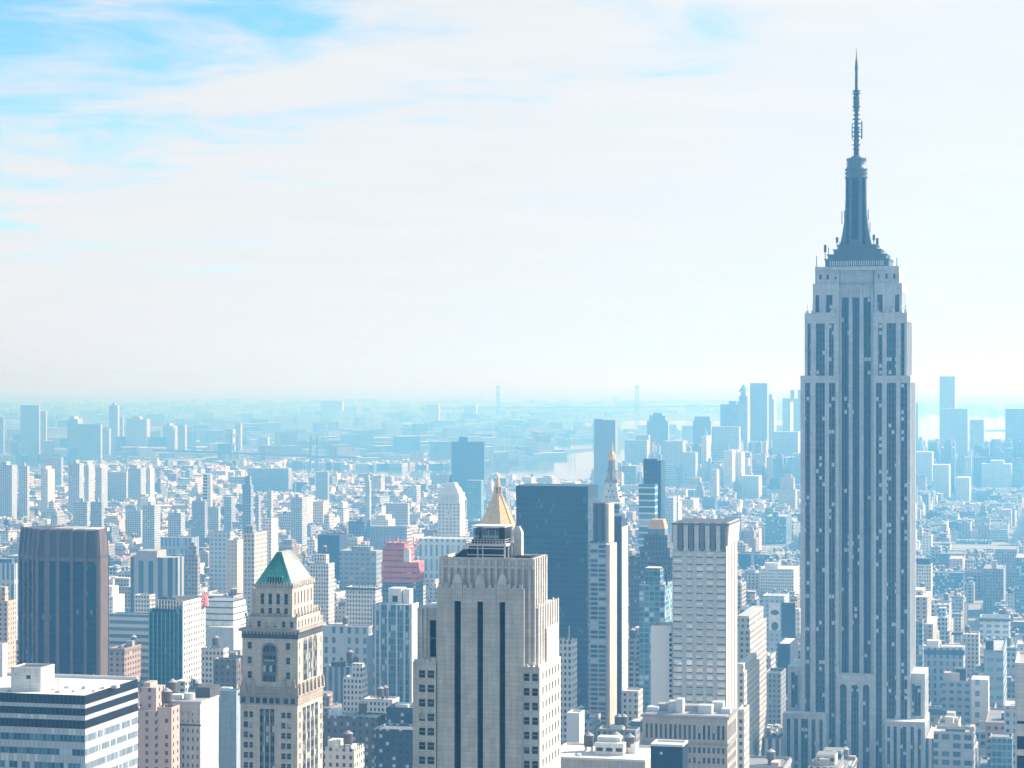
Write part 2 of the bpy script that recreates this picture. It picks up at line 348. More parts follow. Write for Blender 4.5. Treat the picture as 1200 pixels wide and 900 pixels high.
def inpoly(px, row):
    for poly in WATER:
        c = False; n = len(poly)
        for i in range(n):
            (x1, y1), (x2, y2) = poly[i], poly[(i + 1) % n]
            if (y1 > row) != (y2 > row) and px < (x2 - x1) * (row - y1) / (y2 - y1) + x1: c = not c
        if c: return True
    return False
# ================================================================ the tall art deco tower on the right
esbw = stone('esb_limestone', (.47, .50, .53), var=.25)  # limestone tinted slightly blue, the blue of shade put into its colour
esbg = cells('esb_strip', (.13, .16, .20), (.006, .018, .04), (.05, .08, .13), (.5, .58, .66), px=1.78, pz=3.75, fx=.82, fz=.56, pblind=.13, spec=.2, span=(.035, .045, .065), wvar=.1, wrough=.45, wallmetal=0)
esbm = cells('mast_glass', (.03, .035, .05), (.004, .012, .03), (.01, .03, .06), px=1.9, pz=3.75, fx=.9, fz=.8, pblind=0, roof=(.1, .1, .1), wrough=.4, spec=.15)
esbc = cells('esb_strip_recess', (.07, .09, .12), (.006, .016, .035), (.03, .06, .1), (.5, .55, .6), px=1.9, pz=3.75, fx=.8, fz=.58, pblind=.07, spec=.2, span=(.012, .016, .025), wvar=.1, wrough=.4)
T = Tower('art_deco_skyscraper', 'very tall grey limestone art deco skyscraper with stepped crown and antenna spire, on the right', 'skyscraper', 1067, 1300, xl=938, depth=42)
def esb():
    t = T; X = t.X; Zr = lambda r: HC - (r - EYE) / 2.077
    wb = MB(); wins = []
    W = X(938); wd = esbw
    zA, zB, zC, zD = Zr(442), Zr(368), Zr(331), Zr(313)
    def strips(px_list, z0, z1, at, g=esbg): return [(X(a, at), X(b, at)) for a, b in px_list], [(z0, z1)]
    L = [(943.5, 949.5), (955.5, 966.5), (971.5, 979)]; Rr = [(1026.5, 1033.5), (1039, 1050), (1055, 1063)]; Cn = [(986.5, 994.5), (999, 1007), (1012, 1020.5)]
    REC = 6.0
    # main shaft: two wings in front, the centre set back between them
    for (a, b, cols) in ((938, 983, L), (1023.5, 1067, Rr)):
        c, r = strips(cols, 14, zA - 3.2, 0); wall(t, wb, 'n', X(a), X(b), 0, zA, 0, wd, c, r, .7, wins, esbg, 'window_strip')
        c, r = strips([(946.2, 950), (956, 966.5), (971.5, 977)] if a == 938 else [(1029, 1034), (1039, 1050), (1055.5, 1060)], zA + .3, zB - 5, 1.2)
        xa = X(943, 1.2) if a == 938 else X(1023.5, 1.2); xb_ = X(983, 1.2) if a == 938 else X(1063, 1.2)
        c = [q for q in c if q[0] > xa + .5 and q[1] < xb_ - .3]
        wall(t, wb, 'n', xa, xb_, zA, zB, 1.2, wd, c, r, .7, wins, esbg, 'window_strip')
    xl, xr = X(983), X(1023.5)
    c, r = strips(Cn, 14, zC - 8, REC); wall(t, wb, 'n', xl, xr, 0, zD, REC, wd, c, r, .6, wins, esbc, 'window_strip')
    for xx, s_ in ((xl, 0), (xr, 0)):  # cheeks of the recess
        wb.face([(xx, 0, 0), (xx, REC, 0), (xx, REC, zA), (xx, 0, zA)], wd); wb.face([(xx, 1.2, zA), (xx, REC, zA), (xx, REC, zB), (xx, 1.2, zB)], wd)
    # west side, east side, back
    cw = [(3, 7.5), (10, 16), (18.5, 23.5), (26, 32), (34.5, 39)]
    wall(t, wb, 'w', 0, 42, 0, zA, 0, wd, cw, [(14, zA - 3)], .7, wins, esbg, 'window_strip')
    wall(t, wb, 'w', 1.2, 40.8, zA, zB, X(1063, 1.2), wd, cw, [(zA + 1, zB - 4)], .7, wins, esbg, 'window_strip')
    wb.face([(W, 42, 0), (W, 0, 0), (W, 0, zA), (W, 42, zA)], wd); wb.face([(0, 42, 0), (W, 42, 0), (W, 42, zA), (0, 42, zA)], wd)
    xa2, xb2 = X(943, 1.2), X(1063, 1.2)
    wb.face([(xa2, 40.8, zA), (xa2, 1.2, zA), (xa2, 1.2, zB), (xa2, 40.8, zB)], wd); wb.face([(xb2, 40.8, zA), (xa2, 40.8, zA), (xa2, 40.8, zB), (xb2, 40.8, zB)], wd)
    # set-back roofs
    wb.face([(W, 0, zA), (xl, 0, zA), (xl, 42, zA), (W, 42, zA)], roofg); wb.face([(xr, 0, zA), (0, 0, zA), (0, 42, zA), (xr, 42, zA)], roofg)
    wb.face([(xa2, 1.2, zB), (xl, 1.2, zB), (xl, 40.8, zB), (xa2, 40.8, zB)], roofg); wb.face([(xr, 1.2, zB), (xb2, 1.2, zB), (xb2, 40.8, zB), (xr, 40.8, zB)], roofg)
    # upper tiers either side of the centre bay
    xc0, xc1 = X(952.6, 4), X(1057, 4); xd0, xd1 = X(956, 5), X(1053, 5)
    for a, b in ((xc0, xl - .2), (xr + .2, xc1)):
        wi = [(a + (b - a) * f0, a + (b - a) * f1) for f0, f1 in (((.1, .24), (.5, .74)) if a == xc0 else ((.1, .3), (.75, .9)))]
        wall(t, wb, 'n', a, b, zB, zC, 4, wd, wi, [(zB + 1.5, zC - 6.5)], .7, wins, esbc, 'window_strip')
    for a, b in ((xd0, xl - .2), (xr + .2, xd1)):
        wall(t, wb, 'n', a, b, zC, zD, 5, wd, [(a + (b - a) * f - .7, a + (b - a) * f + .7) for f in (.2, .5, .82)], [(zD - 6.2, zD - 3.4)], .5, wins, gpd, 'window')
    wall(t, wb, 'w', 4, 38, zB, zC, xc1, wd, span(5, 37, 5, .4), [(zB + 2, zC - 5)], .6, wins, esbc, 'window_strip')
    wall(t, wb, 'w', 5, 37, zC, zD, xd1, wd, span(6, 36, 6, .2), [(zD - 6.2, zD - 3.4)], .5, wins, gpd, 'window')
    for x, v0, v1, z0, z1 in ((xc0, 4, 38, zB, zC), (xd0, 5, 37, zC, zD)): wb.face([(x, v1, z0), (x, v0, z0), (x, v0, z1), (x, v1, z1)], wd)
    wb.face([(xc1, 38, zB), (xc0, 38, zB), (xc0, 38, zC), (xc1, 38, zC)], wd); wb.face([(xd1, 37, zC), (xd0, 37, zC), (xd0, 37, zD), (xd1, 37, zD)], wd)
    wb.face([(xc0, 4, zC), (xc1, 4, zC), (xc1, 38, zC), (xc0, 38, zC)], roofg); wb.face([(xd0, REC, zD), (xd1, REC, zD), (xd1, 37, zD), (xd0, 37, zD)], roofg)
    wb.face([(xr, REC, zB), (xr, 5, zB), (xr, 5, zD), (xr, REC, zD)], wd); wb.face([(xl, 5, zB), (xl, REC, zB), (xl, REC, zD), (xl, 5, zD)], wd)
    # winged finials over the three centre strips, buttress piers on the upper tiers
    for a, b in Cn:
        m = (X(a, REC) + X(b, REC)) / 2
        for k in (-1.2, 0, 1.2): wb.box(m + k - .35, m + k + .35, REC - .55, REC - .05, zC - 8, zC - 2.5 + (1.5 if k == 0 else 0), wd)
    for px in (983.5, 996.5, 1009.5, 1022.5):
        wb.box(X(px, REC) - .7, X(px, REC) + .7, REC - .8, REC - .02, zB, zC - 3, wd)
    for x in [xd0 + (xd1 - xd0) * i / 9 for i in range(10)]: wb.box(x - .35, x + .35, 4.5, 4.98, zC + .1, zD + .8, wd)
    for a, b, v, z in ((W, xl, 0, zA), (xr, 0, 0, zA), (xa2, xl, 1.2, zB), (xr, xb2, 1.2, zB), (xd0, xd1, 2.9, zD)): wb.box(a, b, v - .25, v - .01, z - 1.1, z + .9, wd)
    wb.build('wall', t.o)
    panes(t, wins, 80)
    # small kit on the set-back roofs: dishes, boxes, masts
    rnd = random.Random(3)
    for px, row in ((946, 368), (952, 368), (975, 368), (1029, 368), (1040, 366), (1047, 364), (1056, 368), (1061, 369)):
        mb = MB(); x = X(px, 2.5); z = zB + .02; mb.box(x - .7, x + .7, 2, 3.4, z, z + 2 + rnd.random(), steelw); mb.bar((x, 3, z), (x, 3, z + 5 + 2 * rnd.random()), .25, steelw); mb.build('antenna', t.o)
    # low wings at the foot
    fw = MB(); fwins = []
    z1 = Zr(838); xa, xb3 = X(917, -9), X(968, -9)
    wall(t, fw, 'n', xa, xb3, 0, z1, -9, wd, [(X(p, -9), X(q, -9)) for p, q in ((922, 926), (930.5, 935), (938.5, 947), (951, 955.5), (960, 964))], [(10, z1 - 3)], .7, fwins, esbg, 'window_strip')
    wall(t, fw, 'w', -9, -.02, 0, z1, xb3, wd); fw.face([(xa, 0, 0), (xa, -9, 0), (xa, -9, z1), (xa, 0, z1)], wd); fw.face([(xa, -9, z1), (xb3, -9, z1), (xb3, -.02, z1), (xa, -.02, z1)], roofw)
    z2 = Zr(843); xa, xb4 = X(1037, -9), X(1084, -9)
    wall(t, fw, 'n', xa, xb4, 0, z2, -9, wd, [(X(p, -9), X(q, -9)) for p, q in ((1039.5, 1043), (1047, 1051), (1055, 1062), (1067, 1071), (1075.5, 1079))], [(10, z2 - 3)], .7, fwins, esbg, 'window_strip')
    wall(t, fw, 'w', -9, 30, 0, z2, xb4, wd, span(-7, 28, 6, .45), [(10, z2 - 3)], .7, fwins, esbg, 'window_strip')
    fw.face([(xa, -.02, 0), (xa, -9, 0), (xa, -9, z2), (xa, -.02, z2)], wd); fw.face([(xa, -9, z2), (xb4, -9, z2), (xb4, 30, z2), (xa, 30, z2)], roofw)
    # side shoulders
    z3 = Zr(786); xa, xb5 = X(923, 4), X(938.2, 4)
    wall(t, fw, 'n', xa, xb5, z1 - 30, z3, 4, wd, [(X(927, 4), X(935, 4))], [(z1 + 1.5, z3 - 3.5)], .7, fwins, esbg, 'window_strip')
    fw.face([(xa, 38, z1 - 30), (xa, 4, z1 - 30), (xa, 4, z3), (xa, 38, z3)], wd); fw.face([(xa, 4, z3), (xb5, 4, z3), (xb5, 38, z3), (xa, 38, z3)], roofw)
    z4 = Zr(790); xb6 = X(1084, 4)
    wall(t, fw, 'n', .02, xb6, z2, z4, 4, wd, [(X(1069, 4), X(1079, 4))], [(z2 + 1.5, z4 - 6)], .7, fwins, esbg, 'window_strip')
    wall(t, fw, 'w', 4, 34, z2, z4, xb6, wd, span(6, 32, 4, .4), [(z2 + 1, z4 - 4)], .7, fwins, esbg, 'window_strip')
    fw.face([(.02, 4, z4), (xb6, 4, z4), (xb6, 34, z4), (.02, 34, z4)], roofw)
    fw.build('lower_wing', t.o)
    # centre projection with arched heads
    cp = MB(); z5 = Zr(792); xa, xb7 = X(979, 0), X(1027, 0)
    cc = [(X(984, -1.2), X(992, -1.2)), (X(997.5, -1.2), X(1006, -1.2)), (X(1011, -1.2), X(1019, -1.2))]
    wall(t, cp, 'n', xa + .3, xb7 - .3, 0, z5, -1.2, wd, cc, [(10, z5 - 8)], .7, fwins, esbg, 'window_strip')
    cp.face([(xb7 - .3, -1.2, 0), (xb7 - .3, 0, 0), (xb7 - .3, 0, z5), (xb7 - .3, -1.2, z5)], wd); cp.face([(xa + .3, 0, 0), (xa + .3, -1.2, 0), (xa + .3, -1.2, z5), (xa + .3, 0, z5)], wd)
    cp.face([(xa + .3, -1.2, z5), (xb7 - .3, -1.2, z5), (xb7 - .3, REC, z5), (xa + .3, REC, z5)], roofw)
    for a, b in cc:
        m, r = (a + b) / 2, (b - a) / 2; pts = [(m + r * cos(pi * i / 8), -1.25, z5 - 8 + r * 1.25 * sin(pi * i / 8)) for i in range(9)]; cp.face(pts, esbc)
    cp.build('entrance_bay', t.o)
    panes(t, fwins, 40)
    # crown: stepped base, winged mast, drum and antenna
    bz = MB(); V = 20
    def px2(a, b, v): return X(a, v), X(b, v)
    Zm = lambda r: t.Z(r, -30, V)
    for a, b, r1, r0, dv in ((967, 1041.5, 306, 313.4, 15), (970, 1038.5, 300.5, 306, 13.5), (977, 1032, 294.5, 300.5, 11.5), (982, 1027, 289, 294.5, 9.5)):
        x0, x1 = px2(a, b, V - dv); bz.box(x0, x1, V - dv, V + dv, Zm(r0), Zm(r1), alum); bz.box(x0 - .5, x1 + .5, V - dv - .5, V + dv + .5, Zm(r1) + .01, Zm(r1) + .7, alum, bottom=True)
    x0, x1 = px2(972, 1036, V - 15); n = 26
    for i in range(n): xx = x0 + (x1 - x0) * (i + .5) / n; bz.box(xx - .25, xx + .25, V - 15.4, V - 15.05, Zm(312.6), Zm(307.2), steelw)
    bz.build('mast_base', t.o)
    ms = MB(); cx = (X(983.5, V) + X(1024.5, V)) / 2 - .3
    prof = [(288.5, 18.3), (277, 15.8), (262, 13.4), (250, 12.2), (232, 11.6), (209, 11.4)]
    pw = 3.4
    for i in range(len(prof) - 1):   # four buttress wings and the core
        (r0, w0), (r1, w1) = prof[i], prof[i + 1]; z0, z1 = Zm(r0), Zm(r1); h0, h1 = w0 / 2.077 * 1.0, w1 / 2.077
        h0, h1 = w0 / 2.0, w1 / 2.0
        for dx, dy in ((1, 0), (-1, 0), (0, 1), (0, -1)):
            def pl(h):
                if dx: a = sorted((0, dx * h)); return [(cx + a[0], V - pw), (cx + a[1], V - pw), (cx + a[1], V + pw), (cx + a[0], V + pw)]
                a = sorted((0, dy * h)); return [(cx - pw + .05, V + a[0]), (cx + pw - .05, V + a[0]), (cx + pw - .05, V + a[1]), (cx - pw + .05, V + a[1])]
            ms.prism(pl(h0), z0, z1, alum, None, pl(h1))
        ms.cyl(cx, V, min(h0, 5.3), min(h1, 5.2), z0, z1, alum, 16)
    ms.build('mast', t.o)
    mg = MB(); mg.box(cx - 1.9, cx + 1.9, V - 9.6, V - 5, Zm(288), Zm(288) + 3, alum)
    for (r0, w0), (r1, w1) in zip(prof[:-1], prof[1:]):
        z0, z1 = Zm(r0) + .02, Zm(r1); mg.face([(cx - 1.9, V - w0 / 2 - .12, z0), (cx + 1.9, V - w0 / 2 - .12, z0), (cx + 1.9, V - w1 / 2 - .12, z1), (cx - 1.9, V - w1 / 2 - .12, z1)], esbm)
        for sx in (-1, 1): mg.face([(cx + sx * 4.6 - .9, V - pw - .1, z0), (cx + sx * 4.6 + .9, V - pw - .1, z0), (cx + sx * 4.4 + .8, V - pw - .1, z1), (cx + sx * 4.4 - .8, V - pw - .1, z1)], esbm)
    mg.build('mast_window', t.o)
    dr = MB()
    for r0, r1, ra, rb in ((209, 207, 6.6, 6.6), (207, 204, 5.9, 5.9), (204, 202, 6.5, 6.5), (202, 199.5, 5.8, 5.8), (199.5, 198, 6.6, 6.6), (198, 193.5, 5.9, 5.2), (193.5, 188, 4.9, 4.9), (188, 185.7, 5.6, 5.6), (185.7, 182, 4.2, 1.6)):
        dr.cyl(cx, V, ra, rb, Zm(r0), Zm(r1), alum, 20)
    dr.build('drum', t.o)
    an = MB(); cxa = cx + .1
    for r0, r1, ra, rb in ((183, 150, 1.55, 1.35), (150, 128, 1.2, 1.1), (128, 107, 1.75, 1.5), (107, 106, 2.4, 2.4), (106, 104, .9, .9), (104, 82, .85, .75), (82, 70, 1.0, .55), (70, 56.5, .35, .08)):
        an.cyl(cxa, V, ra, rb, Zm(r0), Zm(r1), steel, 10)
    for r in range(110, 180, 5):
        an.cyl(cxa, V, 2.1 + .3 * (r % 3), 2.1, Zm(r), Zm(r) + .5, steel, 8)
    an.bar((cxa + 3.1, V, Zm(163)), (cxa + 3.1, V, Zm(142)), .7, steel)
    for r in (145, 152, 160): an.bar((cxa, V, Zm(r)), (cxa + 3.2, V, Zm(r)), .4, steel)
    an.bar((cxa - 2.4, V, Zm(163)), (cxa - 2.4, V, Zm(145)), .5, steel)
    an.build('spire', t.o)
    for px, ra, rb in ((967, 287, 306), (971, 290, 302), (981, 278, 292), (984, 284, 294), (986, 247, 262), (989, 246, 256), (1017, 245, 258), (1019, 260, 272), (1024, 275, 290), (1028, 279, 296), (1033, 293, 303), (1038, 296, 304), (1042, 306, 312), (957, 300, 313), (1051, 302, 313), (992, 186, 193), (1014, 184, 190)):
        mb = MB(); x = X(px, V - 10); zt = t.Z(ra, x, V - 10); zb = t.Z(rb, x, V - 10); mb.bar((x, V - 10 if px < 985 or px > 1022 else V - 7, zb), (x, V - 10 if px < 985 or px > 1022 else V - 7, zt), .4, steel)
        mb.box(x - .7, x + .7, V - 10.3, V - 9.7, zb + (zt - zb) * .55, zt, steel) if rb - ra > 13 and (px < 985 or px > 1022) else None
        mb.build('antenna', t.o)
esb()

# ================================================================ stepped limestone tower, centre foreground
def fifth():
    t = Tower('limestone_office_tower', 'pale grey limestone tower with three tall black window strips, in the centre foreground', 'office tower', 614, 600, xl=484, xb=658)
    X, V = t.X, t.V; wd = stone('foreground_limestone', (.56, .53, .48), var=.3); lt = stone('foreground_trim', (.62, .59, .55)); wb = MB(); wins = []  # trim stone also on the west walls, their sunlight put into its paler tone
    Z = lambda r, x=0, v=0: t.Z(r, x, v)
    x0 = X(512); zt = Z(690)
    cols = [(X(532), X(540)), (X(559), X(566)), (X(585), X(592))]
    black = cells('black_strip', (.012, .013, .016), (.004, .006, .01), (.02, .03, .05), (.2, .22, .25), px=1.3, pz=3.6, fx=.8, fz=.5, pblind=.02, span=(.006, .006, .008), wrough=.5, spec=.08)
    wall(t, wb, 'n', x0, 0, 0, zt, 0, wd, cols, [(60, Z(706))], 1.1, wins, black, 'window_strip')
    wall(t, wb, 'w', 0, 5, 0, zt, 0, wd); wb.face([(x0, 22, 0), (x0, 0, 0), (x0, 0, zt), (x0, 22, zt)], wd)
    wb.face([(x0, 0, zt), (0, 0, zt), (0, 4, zt), (x0, 4, zt)], roofw)
    # crown block behind the front slab, fluted
    zc = Z(658, -10, 2); xc0, xc1 = X(515, 2), X(625, 2); vb = t.V(640, xc1)
    wb.box(xc0, xc1, 2, vb, zt - 60, zc, wd, top=roofd); wb.ring(xc0, xc1, 2, vb, zc, zc + 1.0, .5, wd)
    n = 14
    for i in range(n):
        x = xc0 + (xc1 - xc0) * (i + .5) / n; wb.box(x - .35, x + .35, 1.55, 1.99, zt + (.2 if x < 0 else -25), zc + .5, lt)
        wb.box(x + .6, x + .85, 1.86, 1.99, zt + (.2 if x < 0 else -25), zc - 1.8, roofg)
    wb.box(xc0 - .1, xc1 + .1, 1.7, 1.98, zt + 5, zt + 5.7, lt)
    # sunny west side: crown face with shallow piers, then the longer shoulder below it
    dc = V(640, xc1)
    for i in range(6): v = 2.6 + (dc - 3.4) * i / 5; wb.box(xc1 + .01, xc1 + .4, v - .45, v + .45, 160, zc + .9, lt)
    xs = X(630, 3.2); zs = t.Z(713, xs, 3.2); ds = V(654, xs)
    wall(t, wb, 'n', 0.02, xs, 60, zs, 3.2, wd, [(X(615.5, 3.2), X(623.5, 3.2))], [(Z(782), Z(738))], .9, wins, black, 'window_strip'); wb.face([(0.02, 3.2, zs), (xs, 3.2, zs), (xs, ds, zs), (0.02, ds, zs)], roofw)
    wall(t, wb, 'w', 3.2, ds, 60, zs, xs, lt); wb.face([(xs, ds, 60), (0, ds, 60), (0, ds, zs), (xs, ds, zs)], wd)
    for i in range(9): v = 3.8 + (ds - 4.6) * i / 8; wb.box(xs + .01, xs + .3, v - .5, v + .5, 60, zs + (1.2 if i % 3 == 0 else .6), lt)
    xr2 = xs
    zl = Z(781); xw = X(633); fl = floors(Z(905), Z(786), 3.55, .3, .83)
    dl = V(657, xw)
    wall(t, wb, 'n', 0.02, xw, 60, zl, -.6, wd, [(X(613.5) + .2, X(621)), (X(624), X(631))], fl, .6, wins, gp)
    vc = span(1.5, dl - 1, 6, .42)
    wall(t, wb, 'w', -.6, dl, 60, zl, xw, lt, vc, fl, .5, wins, gpl)
    wb.face([(0.02, -.6, zl), (xw, -.6, zl), (xw, dl, zl), (0.02, dl, zl)], roofw)
    wall(t, wb, 'w', 11, dl, zl, zl + 9, xw - .6, lt, span(12, dl - 1, 3, .3), [(zl + 2, zl + 7.5)], .5, wins, black, 'window_strip'); wb.box(xs + .4, xw - .62, 10.4, dl - .1, zl, zl + 9, lt, top=roofw)
    # left shoulder and wing
    xe = X(489, 5); ze = t.Z(712, xe, 5); wall(t, wb, 'n', xe, x0 - .02, 60, ze, 5, wd, [(X(503.5, 5), X(511, 5))], [(Z(776), Z(732))], .9, wins, black, 'window_strip')
    wb.face([(xe, 5, ze), (x0, 5, ze), (x0, 20, ze), (xe, 20, ze)], roofw); wb.face([(xe, 20, 60), (xe, 5, 60), (xe, 5, ze), (xe, 20, ze)], wd)
    for px in (494, 499): wb.box(X(px, 5) - .3, X(px, 5) + .3, 4.6, 4.98, Z(776), ze + .6, lt)
    xf = X(484.5); zf = Z(779); wall(t, wb, 'n', xf, x0 - .02, 60, zf, -.6, wd, [(X(491.5), X(499)), (X(501.5), X(509.5))], fl, .6, wins, gp)
    wb.face([(xf, -.6, zf), (x0 - .02, -.6, zf), (x0 - .02, 5, zf), (xf, 5, zf)], roofw); wb.face([(xf, 20, 60), (xf, -.6, 60), (xf, -.6, zf), (xf, 20, zf)], wd)
    # scalloped parapets and carved finials
    for a, b, v, z in ((xf, x0, -.6, zf), (0.02, xw, -.6, zl), (x0, 0, 0, zt)):
        nn = max(3, int((b - a) / 1.6))
        for i in range(nn): x = a + (b - a) * (i + .5) / nn; wb.box(x - .45, x + .45, v - .1, v + .3, z, z + .7 + .4 * (i % 2), lt)
    for a, b in cols:
        m = (a + b) / 2; w2 = (b - a) / 2 + .35
        wb.prism([(m - w2, -.5), (m + w2, -.5), (m + w2, -.02), (m - w2, -.02)], Z(706), Z(682), lt)
        wb.prism([(m - w2, -.5), (m + w2, -.5), (m + w2, 1.5), (m - w2, 1.5)], Z(682), Z(674), lt, None, [(m - .35, -.3), (m + .35, -.3), (m + .35, .6), (m - .35, .6)])
        for k in (-.6, 0, .6): wb.box(m + k - .12, m + k + .12, -.7, -.51, Z(704), Z(684), lt)
    wb.box(xf, xw, -.58, 22, 0, 59.9, wd); wb.build('wall', t.o); panes(t, wins, 100, lt)
    # machine floors on the roof: a dark open frame with a glazed box on it
    pf = MB(); xa, xb = X(546, 6), X(592, 6); z0, z1 = t.Z(660, -8, 6), t.Z(639, -8, 6); blk = stone('machine_room_black', (.012, .013, .016), rough=.5)
    pf.box(xa + .5, xb - .4, 6.6, 15, zc, z1 - .3, blk); pf.box(xa, xb + .3, 5.6, 16, z1 - .3, z1 + .35, steelw, bottom=True)
    for x in (xa + .2, xa + 3.2, xa + 4.6, xb - .2): pf.bar((x, 6.1, zc), (x, 6.1, z1 - .3), .3, steelw)
    for z in (zc + 1.4, zc + 3.1): pf.bar((xa, 6.1, z), (xb, 6.1, z), .28, steelw)
    for v in (9, 12, 15): pf.bar((xb + .1, v, zc), (xb + .1, v, z1 - .3), .3, steelw)
    pf.build('machine_room', t.o)
    gx = MB(); ya, yb = X(553, 7), X(591, 7); z2 = t.Z(617, -8, 7); gl = cells('rooftop_glass', (.3, .34, .37), (.05, .10, .15), (.16, .24, .3), px=1.9, pz=9, fx=.86, fz=.93, rough=.1, ofz=1.3)
    gx.box(ya, yb, 7, 14, z1 + .36, z1 + 1.4, blk); gx.box(ya + .4, ya + 1.8, 7.2, 14, z1 + 1.4, z2 - .6, gl, top=roofg); gx.box(ya + 2.6, yb - 1.6, 7.2, 14, z1 + 1.4, z2 - .9, gl, top=roofg); gx.box(yb - 1.55, yb, 7.4, 15, z1 + 1.4, z2 - .3, blk)
    gx.box(ya - .2, yb + .2, 6.9, 14.5, z2 - .3 + .02, z2 + .1, roofw, bottom=True); gx.build('glazed_penthouse', t.o)
    rl = MB()
    for k in range(14): x = xa + (xb - xa) * k / 13; rl.bar((x, 5.8, z1 + .35), (x, 5.8, z1 + 1.5), .12, steelw)
    for z in (z1 + .9, z1 + 1.5): rl.bar((xa, 5.8, z), (xb, 5.8, z), .12, steelw); rl.bar((xb, 5.8, z), (xb + .1, 15.5, z), .12, steelw)
    rl.build('railing', t.o)
    ec = MB(); ec.box(X(531, 5), X(546, 5), 5, 9, zc, zc + .9, blk); ec.prism([(X(533, 5), 5), (X(546, 5), 5), (X(546, 5), 8), (X(533, 5), 8)], zc + .9, zc + 2.8, blk, None, [(X(542, 5), 5), (X(546, 5), 5), (X(546, 5), 8), (X(542, 5), 8)])
    ec.box(X(602, 5), X(622, 5), 5, 9, zc, zc + 1.3, blk); ec.build('roof_equipment', t.o)
    st = MB(); v = 12; xa_, xb_ = X(602, v), X(611, v); z = t.Z(624, xb_, v); st.box(xa_, xb_, v, v + 2.4, zc + .02, z, lt); st.prism([(xa_, v), (xb_, v), (xb_, v + 2.4), (xa_, v + 2.4)], z + .01, z + 1.6, lt, None, [(xa_ + .7, v + .7), (xb_ - .7, v + .7), (xb_ - .7, v + 1.7), (xa_ + .7, v + 1.7)]); st.build('stair_bulkhead', t.o)
fifth()

